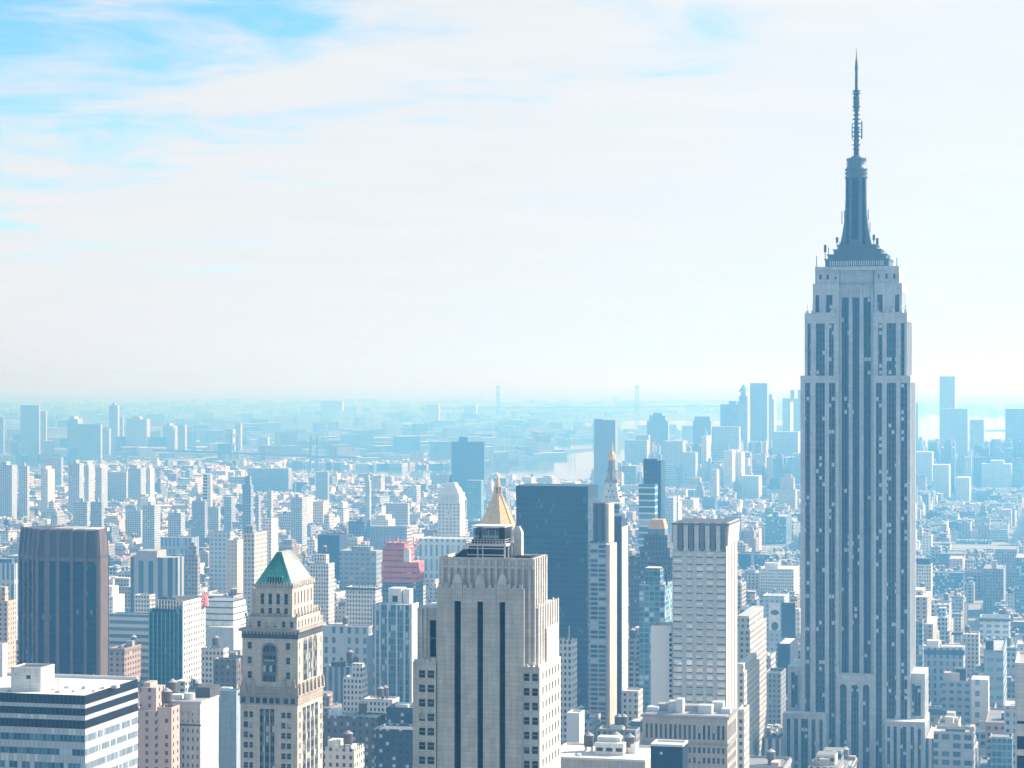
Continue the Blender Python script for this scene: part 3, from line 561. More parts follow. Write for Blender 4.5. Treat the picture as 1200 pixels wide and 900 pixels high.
# ================================================================ tower with the green copper pyramid roof
def lincoln():
    t = Tower('pyramid_roof_tower', 'cream stone tower with a half-sunlit green pyramid roof and arched windows, left of centre', 'office tower', 349, 860, xl=280, xb=382)
    X, V, Z = t.X, t.V, t.Z; wd = stone('cream_stone', (.56, .49, .42), var=.2); tr = stone('cream_trim', (.38, .33, .29), var=.3); wb = MB(); wins = []
    W, D = X(284), V(378)
    # lower shaft (below the carved band) and upper shaft
    zb0, zb1 = Z(827), Z(806)
    fl = floors(Z(905), Z(833), 3.75, .25, .8)
    cL = [(X(a), X(b)) for a, b in ((286, 291), (292.5, 297), (330, 335), (336.5, 341.5))]
    strip = cells('arch_strip', (.10, .10, .11), (.012, .02, .035), (.08, .11, .15), (.5, .52, .5), px=1.25, pz=3.75, fx=.8, fz=.62, pblind=.15, span=(.12, .12, .13), wrough=.5)
    cm = [(X(a), X(b)) for a, b in ((305, 309.5), (310.8, 316), (317.3, 322))]
    wall(t, wb, 'n', W - .6, 0, 30, zb0, -.5, wd, cL, fl, .5, wins, gp); wall(t, wb, 'n', W - .6, 0, 0, 29.9, -.5, wd)
    for a, b in cm: wins.append(('window_strip', 'n', a, b, 40, zb0 - 1.5, -.5, -.02, strip))
    wall(t, wb, 'w', -.5, D, 0, zb0, 0.02, wd, [(1.0, 1.9), (2.4, 3.3), (D - 3.2, D - 2.3), (D - 1.8, D - .9)], fl, .5, wins, gp)
    for i in range(4): a = 5 + (D - 10) * i / 4; wins.append(('window_strip', 'w', a + .4, a + (D - 10) / 4 - .6, 40, zb0 - 1.5, .02, -.02, strip))
    # carved band with figures at corners
    wb.box(W - 1.3, .7, -1.2, D + .6, zb0 + 3.2, zb0 + 4.1, tr, bottom=True); wb.box(W - .8, .3, -.7, D + .2, zb0, zb1, tr)
    for px in (286, 296, 303, 311, 319, 326, 336, 344): x = X(px); wb.box(x - .8, x + .8, -.8, -.7, zb0 + .6, zb0 + 2.6, MATS['pane_dark'] if px % 2 else gp)
    for px in (287, 297, 334, 345):
        x = X(px); wb.prism([(x - 1.2, -1.1), (x + 1.2, -1.1), (x + 1.2, .4), (x - 1.2, .4)], zb0 + 4.1, zb1 + 2.6, tr, None, [(x - .4, -.9), (x + .4, -.9), (x + .4, -.2), (x - .4, -.2)])
        wb.cyl(x, -.6, .55, .3, zb1 + 2.4, zb1 + 3.6, tr, 8)
    for i in range(7): v = 1 + (D - 2) * i / 6; wb.prism([(.3, v - .7), (1.1, v - .7), (1.1, v + .7), (.3, v + .7)], zb0 + 4.1, zb1 + 1.6, tr, None, [(.3, v - .3), (.8, v - .3), (.8, v + .3), (.3, v + .3)])
    zu = Z(741)
    side_c = [(X(a), X(b)) for a, b in ((290, 295), (335, 340))]
    wall(t, wb, 'n', W, 0, zb1, zu, 0, wd, side_c, floors(zb1 + 1.2, zu - 3, 4.4, .35, .8), .5, wins, gp)
    wall(t, wb, 'w', 0, D, zb1, zu, 0, wd, [(1.4, 2.4), (D - 2.4, D - 1.4)], floors(zb1 + 1.2, zu - 3, 4.4, .35, .8), .5, wins, gp)
    wb.face([(W, D, 0), (W, 0, 0), (W, 0, zu), (W, D, zu)], wd); wb.face([(0, D, 0), (W, D, 0), (W, D, zu), (0, D, zu)], wd); wb.box(W + .05, -.05, D - .3, D - .05, 0, zu, wd)
    # great arch (front) and three tall arches (side)
    def arch(mb, side, c, r, z0, z1, m, at, fr=None):
        def P(a, z, o): return (c + a, at - o, z) if side == 'n' else (at + o, c + a, z)
        pts = [(-r, z0), (r, z0)] + [(r * cos(pi * i / 10), z1 - r + r * sin(pi * i / 10)) for i in range(11)]
        if fr: mb.face([P(a * 1.28, z0 + (z - z0) * 1.0 + (.5 if z > z0 else 0), .06) for a, z in pts], fr)
        mb.face([P(a, z, .12) for a, z in pts], m)
    ga = MB(); xm = (X(308) + X(324)) / 2; arch(ga, 'n', xm, (X(324) - X(308)) / 2, Z(800), Z(755), strip, 0, tr); ga.box(xm - 2, xm + 2, -.4, -.13, Z(776), Z(774), tr, bottom=True); ga.build('arched_window', t.o)
    for i in range(3): ga = MB(); v = D * (.29 + .2 * i); arch(ga, 'w', v, D * .07, Z(800), Z(751), strip, 0, tr); ga.build('arched_window', t.o)
    # cornices
    wb.box(W - .2, .2, -.2, D + .2, zu - 2.6, zu, darkst); wb.box(W - 1.1, 1.0, -1.1, D + 1, zu + .01, zu + 1.0, tr, bottom=True)
    n = 16
    for i in range(n): x = W + (0 - W) * (i + .5) / n; wb.box(x - .35, x + .35, -.9, -.22, zu - .9, zu, tr, bottom=True)
    # terrace tier
    ta, tb, td0, td1 = X(287), X(347), .8, D - .8; zt = Z(724)
    wall(t, wb, 'n', ta, tb, zu + 1, zt, td0, wd, span(ta + .4, tb - .4, 6, .42), [(zu + 1.6, zu + 3.8)], .4, wins, gp); wall(t, wb, 'w', td0, td1, zu + 1, zt, tb, wd, span(td0 + .5, td1 - .5, 7, .35), [(zu + 1.6, zu + 3.8)], .4, wins, gp)
    wb.face([(ta, td1, zu), (ta, td0, zu), (ta, td0, zt), (ta, td1, zt)], wd); wb.face([(tb, td1, zu + 1), (ta, td1, zu + 1), (ta, td1, zt), (tb, td1, zt)], wd)
    wb.face([(ta, td0, zt), (tb, td0, zt), (tb, td1, zt), (ta, td1, zt)], roofg)
    for i in range(10): x = ta + (tb - ta) * i / 9; wb.box(x - .35, x + .35, td0 - .2, td0 + .4, zt + .01, zt + 1.3, tr)
    for i in range(9): v = td0 + (td1 - td0) * i / 8; wb.prism([(tb - .5, v - .6), (tb + .2, v - .6), (tb + .2, v + .5), (tb - .5, v + .5)], zt + .01, zt + 1.7, tr, None, [(tb - .2, v - .2), (tb, v - .2), (tb, v + .2), (tb - .2, v + .2)])
    # upper tier
    ua, ub, u0 = X(297), X(342.5, 2), 2.0; u1 = D - 2.4; zz = Z(686)
    wc = span(ua + 1.2, ub - .9, 4, .45)
    wall(t, wb, 'n', ua, ub, zt, zz, u0, wd, wc, [(zt + 1.2, zt + 3.2), (zt + 4.6, zt + 8.6)], .45, wins, gpd); wall(t, wb, 'w', u0, u1, zt, zz, ub, wd, span(u0 + 1.2, u1 - .8, 6, .35), [(zt + .8, zt + 2.8), (zt + 4.4, zt + 9)], .45, wins, gpd)
    wb.face([(ua, u1, zt), (ua, u0, zt), (ua, u0, zz), (ua, u1, zz)], wd); wb.face([(ub, u1, zt), (ua, u1, zt), (ua, u1, zz), (ub, u1, zz)], wd)
    wb.box(X(291), ua - .02, u0 + 1.5, u1, zt, Z(693), wd); wb.box(ua - .5, ub + .5, u0 - .5, u1 + .5, zz - 1.2, zz, tr, bottom=True)
    for i in range(12): x = ua + (ub - ua) * (i + .5) / 12; wb.box(x - .2, x + .2, u0 - .7, u0 - .5, zz - .9, zz + .9, wd)
    for i in range(12): v = u0 + (u1 - u0) * (i + .5) / 12; wb.box(ub + .5, ub + .7, v - .3, v + .3, zz - .9, zz + 1.1, wd)
    wb.build('wall', t.o); panes(t, wins, 100, tr)
    # hipped pyramid: green copper toward the camera, sunlight painted as paler copper on the right slope
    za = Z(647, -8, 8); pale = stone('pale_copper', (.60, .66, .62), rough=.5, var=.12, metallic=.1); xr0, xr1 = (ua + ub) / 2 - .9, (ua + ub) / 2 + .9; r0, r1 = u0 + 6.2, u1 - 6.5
    r1 = max(r1, r0 + 1)
    g = MB(); g.face([(ua, u0, zz + .02), (ub, u0, zz + .02), (xr1, r0, za), (xr0, r0, za)], copper); g.face([(ua, u1, zz + .02), (ua, u0, zz + .02), (xr0, r0, za), (xr0, r1, za)], copper)
    g.face([(ub, u1, zz + .02), (ua, u1, zz + .02), (xr0, r1, za), (xr1, r1, za)], copper)
    for i in range(13):
        f = (i + .5) / 13; a = (ua + (ub - ua) * f, u0 - .03, zz + .1); b = (xr0 + (xr1 - xr0) * f, r0 - .03, za); g.bar(a, b, .24, stone('copper_seam', (.05, .24, .19)))
    g.build('copper_roof', t.o)
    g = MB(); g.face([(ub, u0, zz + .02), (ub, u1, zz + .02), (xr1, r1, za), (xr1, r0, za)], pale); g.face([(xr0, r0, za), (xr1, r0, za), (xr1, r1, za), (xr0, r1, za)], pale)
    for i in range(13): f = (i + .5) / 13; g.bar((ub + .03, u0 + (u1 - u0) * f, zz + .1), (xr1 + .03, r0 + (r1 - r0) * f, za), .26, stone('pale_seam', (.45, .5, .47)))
    g.build('sunny_roof_slope', t.o)
    dm = MB(); ux = (ua + ub) / 2 + .3; dm.box(ux - 3.2, ux + 3.2, u0 + .3, u0 + 2.6, zz + .05, zz + 3.1, copper)
    for i in range(6): dm.box(ux - 2.9 + i, ux - 2.3 + i, u0 + .2, u0 + .29, zz + .4, zz + 2.8, gpd)
    dm.build('dormer', t.o)
lincoln()

# ================================================================ bronze faceted tower, left
def bronze():
    Y = 1350; s = F / Y; t = Tower('bronze_tower', 'dark bronze brown tower with deep piers and tapered crown, on the left', 'office tower', 100, Y, xl=22, xb=128, depth=46)
    X = lambda px, v=0: t.X(px, v); g = cells('bronze_glass', (.02, .025, .035), (.006, .02, .045), (.02, .055, .10), (.16, .28, .36), px=1.5, pz=3.7, fx=.88, fz=.7, pblind=.03, rough=.08)
    # footprint: a long face to the camera, chamfered corners
    P = [(X(46), 4), (X(54), 0), (X(118), 0), (X(126, 8), 8), (X(126, 8) + 1, 34), (X(118), 42), (X(52), 44), (X(28, 30), 34), (X(22.5, 16), 18)]
    P = [(X(44, 2), 2), (X(117), 0), (X(126.5, 9), 9), (X(126.5, 30), 30), (X(117, 42), 42), (X(48, 42), 42), (X(22.5, 22), 22)]
    zt, zc = t.Z(622), t.Z(654)
    b = MB(); b.prism(P, 0, zc, g, roofg); b.build('glass_wall', t.o)
    # crown: vertical panels leaning in
    cx, cy = sum(p[0] for p in P) / len(P), sum(p[1] for p in P) / len(P)
    Q = [(cx + (p[0] - cx) * 1.02, cy + (p[1] - cy) * 1.02) for p in P]; Q2 = [(cx + (p[0] - cx) * .955, cy + (p[1] - cy) * .955) for p in P]
    c = MB(); c.prism(Q, zc + .01, zt, brownb, roofd, Q2); c.prism(Q, zc - 2.2, zc + .01, stone('bronze_light', (.17, .125, .118), rough=.55), None, Q); c.build('crown', t.o)
    lb = MATS['bronze_light']
    pr = []
    def pier(a, b, f, wd_, dep):
        x = a[0] + (b[0] - a[0]) * f; y = a[1] + (b[1] - a[1]) * f; dx, dy = b[0] - a[0], b[1] - a[1]; L = math.hypot(dx, dy); dx, dy = dx / L, dy / L; nx, ny = dy, -dx
        return [(x - dx * wd_ + nx * -.3, y - dy * wd_ + ny * -.3), (x - dx * wd_ + nx * dep, y - dy * wd_ + ny * dep), (x + dx * wd_ + nx * dep, y + dy * wd_ + ny * dep), (x + dx * wd_ - nx * .3, y + dy * wd_ - ny * .3)]
    def addp(i, fs, wd_=.8, dep=1.3):
        a, b = P[i], P[(i + 1) % len(P)]
        for f in fs:
            q = pier(a, b, f, wd_, dep); q2 = [(cx + (p[0] - cx) * .957, cy + (p[1] - cy) * .957) for p in q]
            mb = MB(); mb.prism(q, 0, zc + .02, lb); mb.prism(q, zc + .02, zt + .6, lb, None, q2); mb.build('pier', t.o)
    addp(0, (.0,), 1.0, 1.0); addp(0, (.158,), 1.75, .7); addp(0, (.333,), 1.15, .9); addp(0, (.562, .78), .8); addp(0, (.975,), 1.0, .9); addp(6, (.06, .30, .56, .82), .6, 1.0)
    addp(1, (.2, .5, .8), 1.9, .5); addp(2, (.08, .3, .52, .74, .94), 2.6, .5)
    r = MB(); r.box(X(60, 8), X(86, 8), 8, 30, zt - 2, zt + .6, roofg); r.box(X(92, 10), X(112, 10), 12, 30, zt - 2, zt + .2, steelw); r.build('roof_equipment', t.o)
bronze()

# ================================================================ white block with black bands, lower left corner
def banded():
    t = Tower('banded_office_block', 'flat white-roofed office block with black and white bands, in the lower left corner', 'office building', 99.5, 880, xl=-60, xb=161.5)
    W, D = -t.w, t.d; Z = t.Z; zt = Z(815); wb = MB(); px_m = F / 880
    blk = cells('black_glass_band', (.10, .11, .12), (.006, .007, .012), (.016, .02, .035), (.1, .1, .1), px=1.75, pz=50, fx=.93, fz=1, pblind=0, rough=.12, roof=(.7, .7, .68))
    wbd = cells('white_panel_band', (.36, .38, .39), (.52, .55, .57), (.42, .47, .51), (.7, .7, .7), px=1.75, pz=50, fx=.86, fz=1, pblind=.1, rough=.6)
    bgl = cells('blue_glass_band', (.45, .48, .5), (.03, .10, .16), (.14, .33, .42), (.5, .62, .66), px=1.75, pz=50, fx=.93, fz=1, pblind=.12, rough=.06)
    bgw = cells('side_glass_band', (.5, .52, .53), (.05, .12, .2), (.2, .34, .45), (.55, .62, .66), px=1.2, pz=50, fx=.75, fz=1, pblind=.12, rough=.1)
    core = MB(); core.box(W + .1, -.1, .1, D - .1, 0, zt - .5, wbd, top=roofw); core.build('core', t.o)
    rows = [('b', 815, 826), ('w', 826, 830.5), ('b', 830.5, 839), ('w', 839, 844.5), ('b', 844.5, 854.5), ('w', 854.5, 862), ('g', 862, 870), ('w', 870, 878.5), ('g', 878.5, 886), ('w', 886, 895), ('g', 895, 903), ('w', 903, 912), ('g', 912, 920)]
    for k, a, b in rows:
        z1, z0 = Z(a), Z(b); m = {'b': blk, 'w': wbd, 'g': bgl}[k]; o = .14 if k == 'w' else 0
        mb = MB(); mb.box(W, -.0 if k != 'w' else o, -o, .08, z0, z1 - .01, m, bottom=True)
        mb.box(-.09, o, .09, D, z0 + .01, z1 - .02, bgw if k == 'g' else m, bottom=True); mb.build('black_band' if k == 'b' else ('white_band' if k == 'w' else 'window_band'), t.o)
    r = MB(); r.face([(W, 0, zt - .4), (0, 0, zt - .4), (0, D, zt - .4), (W, D, zt - .4)], roofw); r.box(W, 0, D - 1, D, zt - .4, zt + .9, steelw); r.build('roof', t.o)
    p = MB(); xa, xb = t.X(13, 9), t.X(48, 9); z1 = t.Z(784, xb, 9); p.box(xa, xb, 9, 9 + 12, zt - .38, z1, white_wall, top=roofd); p.ring(xa - .1, xb + .1, 8.9, 21.1, z1, z1 + .5, .5, white_wall)
    p.box(xa + 6.5, xa + 8.2, 8.9, 8.99, z1 - 4, z1 - 2.6, steel); p.box(xa + 1.8, xa + 2.3, 8.9, 8.99, z1 - 2.5, z1 - 2.1, steel); p.build('penthouse', t.o)
    for px, v, w_, h in ((60, 14, 1.4, .7), (84, 11, 1.0, .5), (75, 20, 2.2, .8), (96, 19, 1.2, 1.1), (118, 22, 1.6, .8), (8, 5, 1.2, .6), (108, 13, .8, .6), (130, 24, 2.4, 1.2)):
        m = MB(); x = t.X(px, v); m.box(x, x + w_, v, v + w_ * 1.3, zt - .38, zt - .38 + h, steelw if w_ > 1.3 else roofg); m.build('roof_vent', t.o)
    m = MB(); x = t.X(68, 8); m.bar((x, 8, zt - .4), (x, 8, zt + 5), .2, steel); m.cyl(x, 8, 1.2, 1, zt - .38, zt + .2, roofg, 10); m.build('roof_mast', t.o)
banded()
# ================================================================ towers of the middle distance
def simple(name, label, cat, xl, xr, xb, Y, top, m, base=0, roof=None, pent=None, tanks=0, group=None, bottom=900, th=TH, tint=None, wp=None, depth=None, part='wall', parapet=1.0, tiers=(), roofm=None, mast=None, cornice=0):
    """tower with its own wall pattern; tiers: (xl, xr, xb, top row, v) narrower blocks on top; pent: (px0, px1, row, material)"""
    t = Tower(name, label, cat, xr, Y, th, group, xl, xb, bottom, depth)
    z = t.Z(top); mb = MB()
    if tint: mb.tint = tint
    if wp: mb.wp = wp
    W = -t.w; D = max(6, t.d); rt = roof or (.5, .5, .5)
    mb.box(W, 0, 0, D, base, z, m, top=roofm or m, toptint=rt)
    if parapet: mb.wp = (3, 4, 0); mb.ring(W, 0, 0, D, z - .01, z + parapet, .5, m)
    if wp: mb.wp = wp
    if cornice:   # deep dark cornice on brackets
        cm = stone('cornice_dark', (.07, .12, .16), streak=False); mb.box(W - .7, .7, -1.1, -.02, z - cornice, z + .3, cm, bottom=True); mb.box(.02, .7, -.02, D, z - cornice, z + .3, cm, bottom=True)
        n = int(-W / 2.4)
        for i in range(n): x = W + (-W) * (i + .5) / n; mb.box(x - .4, x + .4, -.7, -.02, z - cornice - 1.3, z - cornice - .01, m, bottom=True)
    mb.build(part, t.o)
    zt = z
    for (a, b, c, r, v) in tiers:
        mb = MB(); 
        if tint: mb.tint = tint
        if wp: mb.wp = wp
        x0, x1 = t.X(a, v), t.X(b, v); z2 = t.Z(r, x1, v); mb.box(x0, x1, v, max(v + 4, D - v), zt, z2, m, top=roofm or m, toptint=rt); mb.build('upper_tier', t.o); zt = z2
    if pent:
        for q in (pent if isinstance(pent, list) else [pent]):
            a, b, r, pm = q[:4]; v = q[4] if len(q) > 4 else D * .3
            x0, x1 = t.X(a, v), t.X(b, v); mb = MB(); mb.tint = (.5, .5, .5); mb.wp = (3, 4, 0); mb.box(x0, x1, v, v + min(D * .5, 10), zt + .02, t.Z(r, x1, v), pm, toptint=(.6, .6, .6)); mb.build('roof_bulkhead', t.o)
    rn = random.Random(len(label) + int(xl))
    for k in range(tanks):
        tank(t.o, W * (.2 + .6 * rn.random()), D * (.3 + .5 * rn.random()), zt)
    if mast: x = t.X(mast[0], D * .4); mm = MB(); mm.bar((x, D * .4, zt), (x, D * .4, t.Z(mast[1], x, D * .4)), mast[2] if len(mast) > 2 else .5, steelw); mm.build('roof_mast', t.o)
    return t, W, D, z, zt
OT = 'office tower'; AT = 'apartment tower'; AB = 'apartment building'; OB = 'office building'
m_teal = cells('teal_curtain', (.06, .16, .20), (.005, .05, .09), (.02, .12, .19), (.2, .4, .45), px=2.1, pz=3.7, fx=.82, fz=.86, pblind=.03, rough=.08, roof=(.3, .3, .3))
m_dgl = cells('dark_curtain', (.03, .05, .08), (.006, .018, .04), (.012, .035, .07), (.08, .14, .2), px=1.7, pz=3.8, fx=.9, fz=.72, pblind=.03, rough=.16, roof=(.1, .1, .1))
m_blgl = cells('blue_glass', (.2, .3, .36), (.03, .10, .16), (.12, .28, .36), (.5, .62, .68), px=2.6, pz=3.5, fx=.8, fz=.72, pblind=.15, rough=.1)
m_whg = cells('white_grid', (.68, .66, .62), (.03, .05, .08), (.10, .14, .19), (.4, .42, .44), px=2.4, pz=3.4, fx=.5, fz=.55, pblind=.1, roof=(.6, .6, .58))
m_beg = cells('beige_grid', (.54, .43, .36), (.03, .04, .06), (.08, .10, .13), (.4, .42, .42), px=3.6, pz=3.4, fx=.36, fz=.5, pblind=.1, roof=(.5, .45, .4), wvar=.2)
m_crm = cells('cream_grid', (.62, .58, .52), (.03, .045, .07), (.08, .11, .15), (.4, .42, .42), px=3.2, pz=3.5, fx=.42, fz=.5, pblind=.1, roof=(.6, .58, .55), wvar=.2)
m_grg = cells('grey_grid', (.30, .31, .33), (.03, .045, .07), (.08, .11, .15), (.4, .42, .42), px=3.0, pz=3.5, fx=.45, fz=.5, pblind=.1, roof=(.3, .3, .3))
m_drk = cells('dark_grid', (.055, .065, .085), (.02, .03, .05), (.06, .09, .13), (.5, .58, .62), px=3.4, pz=3.6, fx=.46, fz=.45, pblind=.3, roof=(.2, .22, .24))
m_brk = cells('brown_grid', (.17, .14, .13), (.03, .04, .06), (.08, .10, .13), (.5, .55, .58), px=3.4, pz=3.7, fx=.42, fz=.5, pblind=.22, roof=(.5, .48, .45))
m_bal = cells('balcony_bands', (.36, .40, .43), (.02, .05, .09), (.08, .14, .2), (.45, .5, .55), px=5.2, pz=3.0, fx=.86, fz=.6, pblind=.12)
m_plain = cells('blank_wall', (.76, .76, .76), px=3, pz=3, fx=0, fz=0, roof=(.7, .7, .68), wvar=.08)
m_dark = cells('blank_dark_wall', (.035, .05, .085), px=3, pz=3, fx=0, fz=0, roof=(.1, .12, .15), wvar=.15)
m_pink = cells('pink_brick', (.52, .40, .36), (.04, .05, .07), (.1, .12, .15), px=4.4, pz=3.3, fx=.3, fz=.5, roof=(.5, .45, .4))

# teal glass tower with a white west grid
t = Tower('teal_glass_tower', 'teal glass tower with a white gridded side and a pink cap at its corner', OT, 214, 1470, xl=175, xb=240, bottom=815)
W, D, z = -t.w, t.d, t.Z(705); mb = MB(); mb.box(W, -.5, 0, D, 0, z - 5, m_teal, top=roofd); mb.build('glass_wall', t.o)
for i in range(9): x = W + (-W) * i / 8; mb = MB(); mb.box(x - .28, x + .28, -.7, -.02, 0, z - 7, stone('teal_fin', (.22, .46, .50), rough=.4, streak=False)); mb.build('fin', t.o)
wins = []; mb = MB(); wall(t, mb, 'w', 0, D, 0, z, 0.3, white_wall, span(.6, D - .6, 9, .5), floors(40, z - 1, 3.8, .3, .75), .6, wins, gp); mb.box(-.5, .29, 0.02, .4, 0, z, white_wall); mb.box(W, .3, D + .01, D + .4, 0, z, white_wall); mb.build('white_grid_wall', t.o); panes(t, wins, 100)
mb = MB()
for i in range(12): x = W + (-W - .6) * i / 11; mb.bar((x, .3, z - 5), (x, .3, z + 1), .45, steelw)
mb.box(W, 0, .1, .5, z + .3, z + 1, steelw, bottom=True); mb.box(W, 0, .1, .5, z - 2.6, z - 2.1, steelw, bottom=True); mb.box(W + 4, -3, 4, D - 4, z - 5, z - .8, roofd); mb.build('roof_screen', t.o)
mb = MB(); x = t.X(192, 8); mb.cyl(x, 9, 2.6, 2.6, z - .7, z + 2, steel, 12); mb.box(x + 5, x + 9, 6, 12, z - .78, z + 1.5, roofd); mb.build('cooling_tower', t.o)
pk = stone('pink_netting', (.72, .28, .27), var=.3); mb = MB(); zz = z - 3
for k in range(12):
    a = 2 * pi * k / 12; mb.bar((.9, D - 2.5, zz), (.9 + 1.2 * cos(a) * .5, D - 2.5 + 5 * cos(a), zz + 5.0 * sin(a) + 1), .9, pk)
mb.cyl(.6, D - 2.5, 3.2, 2.2, zz - 3, zz + 3.2, pk, 12); mb.build('pink_cap', t.o)

# big dark slab
t, W, D, z, zt = simple('dark_glass_slab', 'wide dark blue glass slab tower, between the gold pyramid and the clock spire', OT, 605, 689, 692.5, 1600, 571, m_dgl, bottom=800, depth=34, parapet=0)
mb = MB(); bl = stone('dark_band', (.012, .03, .06), rough=.4, streak=False); mb.box(W - .2, .2, -.2, D + .2, t.Z(584), t.Z(570), bl); mb.build('top_band', t.o)
# slender pair
t, W, D, z, zt = simple('balcony_tower', 'slender tower with pale balcony bands and a brown lit edge, right of the dark slab', AT, 690, 710.5, 714.5, 1450, 636.5, m_bal, bottom=845, depth=24)
mb = MB(); sh = stone('brown_shade', (.13, .125, .13)); z2 = t.Z(590); a, b = t.X(695, 3), t.X(709.5, 3); mb.box(a, b, 3, 22, z - .5, z2, sh, top=roofd); mb.box(a + 1.5, a + 2.8, 2.6, 2.99, z, z2 - 1, m_dark); mb.box(b - 2.6, b - .8, 2.8, 2.99, z, z2, m_dark); mb.box(b + .01, b + 2, 3.4, 21, z, z2 - .4, tanst); mb.build('upper_shaft', t.o)  # right side of the shaft in tan, sunlight put into its colour
mb = MB(); mb.box(.02, t.X(714.5), .6, 23, 0, z - 1, stone('pale_pink_edge', (.62, .50, .45))); mb.build('side_wall', t.o)  # lit edge, the sunlight painted as a pale pink
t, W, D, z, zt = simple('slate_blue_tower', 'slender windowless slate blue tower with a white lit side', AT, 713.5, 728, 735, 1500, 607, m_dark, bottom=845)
mb = MB(); mb.box(.02, .5, .3, D, 0, z - 6, cells('white_side', (.7, .67, .63), (.1, .12, .15), (.2, .22, .25), px=3.2, pz=3.2, fx=.4, fz=.4)); mb.build('side_wall', t.o)  # lit side, the sunlight painted as white against the dark front
mb = MB(); mb.box(t.X(716, 3), t.X(726, 3), 3, 14, z, t.Z(590, 0, 3), m_blgl, top=roofw); mb.box(t.X(718, 1), t.X(733, 1), 1, 3, z, z + 3, steelw); mb.build('roof_bulkhead', t.o)
# office tower with gold mansard
brs = cells('gold_tower_wall', (.13, .13, .15), (.03, .04, .06), (.07, .1, .14), (.35, .4, .45), px=2.6, pz=3.6, fx=.5, fz=.5, pblind=.12, roof=(.2, .2, .22))
t, W, D, z, zt = simple('gold_topped_tower', 'dark brick setback tower with a small gold mansard top', OT, 737, 790, 797, 1750, 655, brs, bottom=740, tiers=((750, 785, 790, 642, 3), (754, 782, 786, 627, 6)))
mb = MB(); v = 8; a, b = t.X(759.5, v), t.X(779, v); z1, z2 = t.Z(620, b, v), t.Z(609, b, v); mb.box(a, b, v, v + 14, zt, z1, cells('shaft_plain', (.22, .26, .3), px=6, pz=60, fx=.3, fz=.9, glass=(.1, .2, .27), glass2=(.2, .3, .4))); mb.build('upper_tier', t.o)
mb = MB(); mb.prism([(a - .3, v - .3), (b + .3, v - .3), (b + .3, v + 14), (a - .3, v + 14)], z1, z2, gold, None, [(a + 1.6, v + 1.6), (b - 1.6, v + 1.6), (b - 1.6, v + 12), (a + 1.6, v + 12)]); mb.build('gold_roof', t.o)
# blue glass tower and blank wall slab
t, W, D, z, zt = simple('curved_top_glass_tower', 'pale blue glass tower with a curved roof frame, left of the white gridded tower', AT, 749, 779, 790, 1400, 687, cells('pale_glass', (.25, .38, .44), (.05, .17, .24), (.25, .45, .52), (.6, .72, .75), px=3.2, pz=3.2, fx=.8, fz=.7, pblind=.15, rough=.1), bottom=820)
mb = MB(); a, b = t.X(752, 4), t.X(781, 4); z2 = t.Z(672, b, 4); mb.box(a + 2, b - 4, 4, 16, z, t.Z(666, b, 4), m_blgl, top=roofw); mb.build('upper_tier', t.o)
mb = MB(); pts = [(a + (b - a) * (.3 + .7 * sin(pi / 2 * i / 8)), 5, z2 + (t.Z(661, b, 4) - z2) * cos(pi / 2 * i / 8) ** .6) for i in range(9)]; pts.append((pts[-1][0], 5, z))
for p, q in zip(pts[:-1], pts[1:]): mb.bar(p, q, 1.0, steel)
mb.build('curved_frame', t.o)
t, W, D, z, zt = simple('blank_wall_block', 'slab with a blank pale wall and a thin column of windows at its right edge', OB, 762.5, 787.5, 789, 1130, 736, m_plain, bottom=835, depth=18, roofm=roofw)
mb = MB(); 
for r in range(742, 836, 6): mb.box(t.X(784.3), t.X(787.2), -.12, -.02, t.Z(r + 3.4), t.Z(r), gpd, bottom=True)
mb.build('window_column', t.o)
# white gridded tower with fluted crown
t = Tower('white_gridded_tower', 'white gridded tower with a flared grey fluted crown, left of the tallest skyscraper', OT, 851, 1120, xl=788, xb=864, bottom=850)
wins = []; W, D, z = -t.w, t.d, t.Z(644); wb = MB(); sh = stone('soft_white_stone', (.52, .52, .52), var=.1); gw = pane('sky_glass', (.66, .7, .73), (.78, .8, .8), (.8, .8, .8), .35, .05, metal=.45); dk = gpd  # panes painted pale with the sky they reflect
fl = floors(t.Z(842), z - 1, 3.45, .10, .62); cg = [(788.5, 798.5), (803, 811.5), (815.5, 824), (828, 836.5), (841, 850)]
cg = [(X_, Y_) for X_, Y_ in ((t.X(a), t.X(b)) for a, b in ((789.2, 799), (804.5, 811.5), (816, 823.5), (828, 835.5), (840, 850)))]
wall(t, wb, 'n', W, 0, 0, z, 0, sh, cg, [(a, b + .9) for a, b in fl], .3, wins, gw)
for a, b in fl:
    for ca, cb in cg: wb.box(ca, cb, .12, .31, a, a + .42, stone('sill_shadow_black', (.02, .03, .05)), bottom=True)  # black sill bar across the foot of each window
warm = stone('warm_white_fluting', (.66, .60, .55), var=.1)  # west side and its crown in a paler, warmer white painted for sunlight
for i in range(7): v = D * i / 7; wb.box(-.4, .35 if i % 2 else 0, v, v + D / 7 - .02, 0, z + 2, warm)
wb.box(W, -.4, D, D + .3, 0, z, sh); wb.build('wall', t.o); panes(t, wins, 100)
cr = MB(); z0, z1 = z, t.Z(613); dcap = stone('crown_grey', (.15, .16, .19))
cr.box(W + .5, -.5, .8, D - 1, z0 - 3, z0 + 3.2, gpd); cr.box(W - .1, 0, .1, D, z0 + 3, z1 - 1.5, dcap, top=roofd)
n = 10
for i in range(n):
    x = W + (-W) * (i + .15) / n; cr.prism([(x, -.6), (x + 2.1, -.6), (x + 2.1, .09), (x, .09)], z0 - 1, z1, dcap if i % 2 else sh, None, [(x - .1, -1.0), (x + 2.15, -1.0), (x + 2.2, .09), (x - .2, .09)])
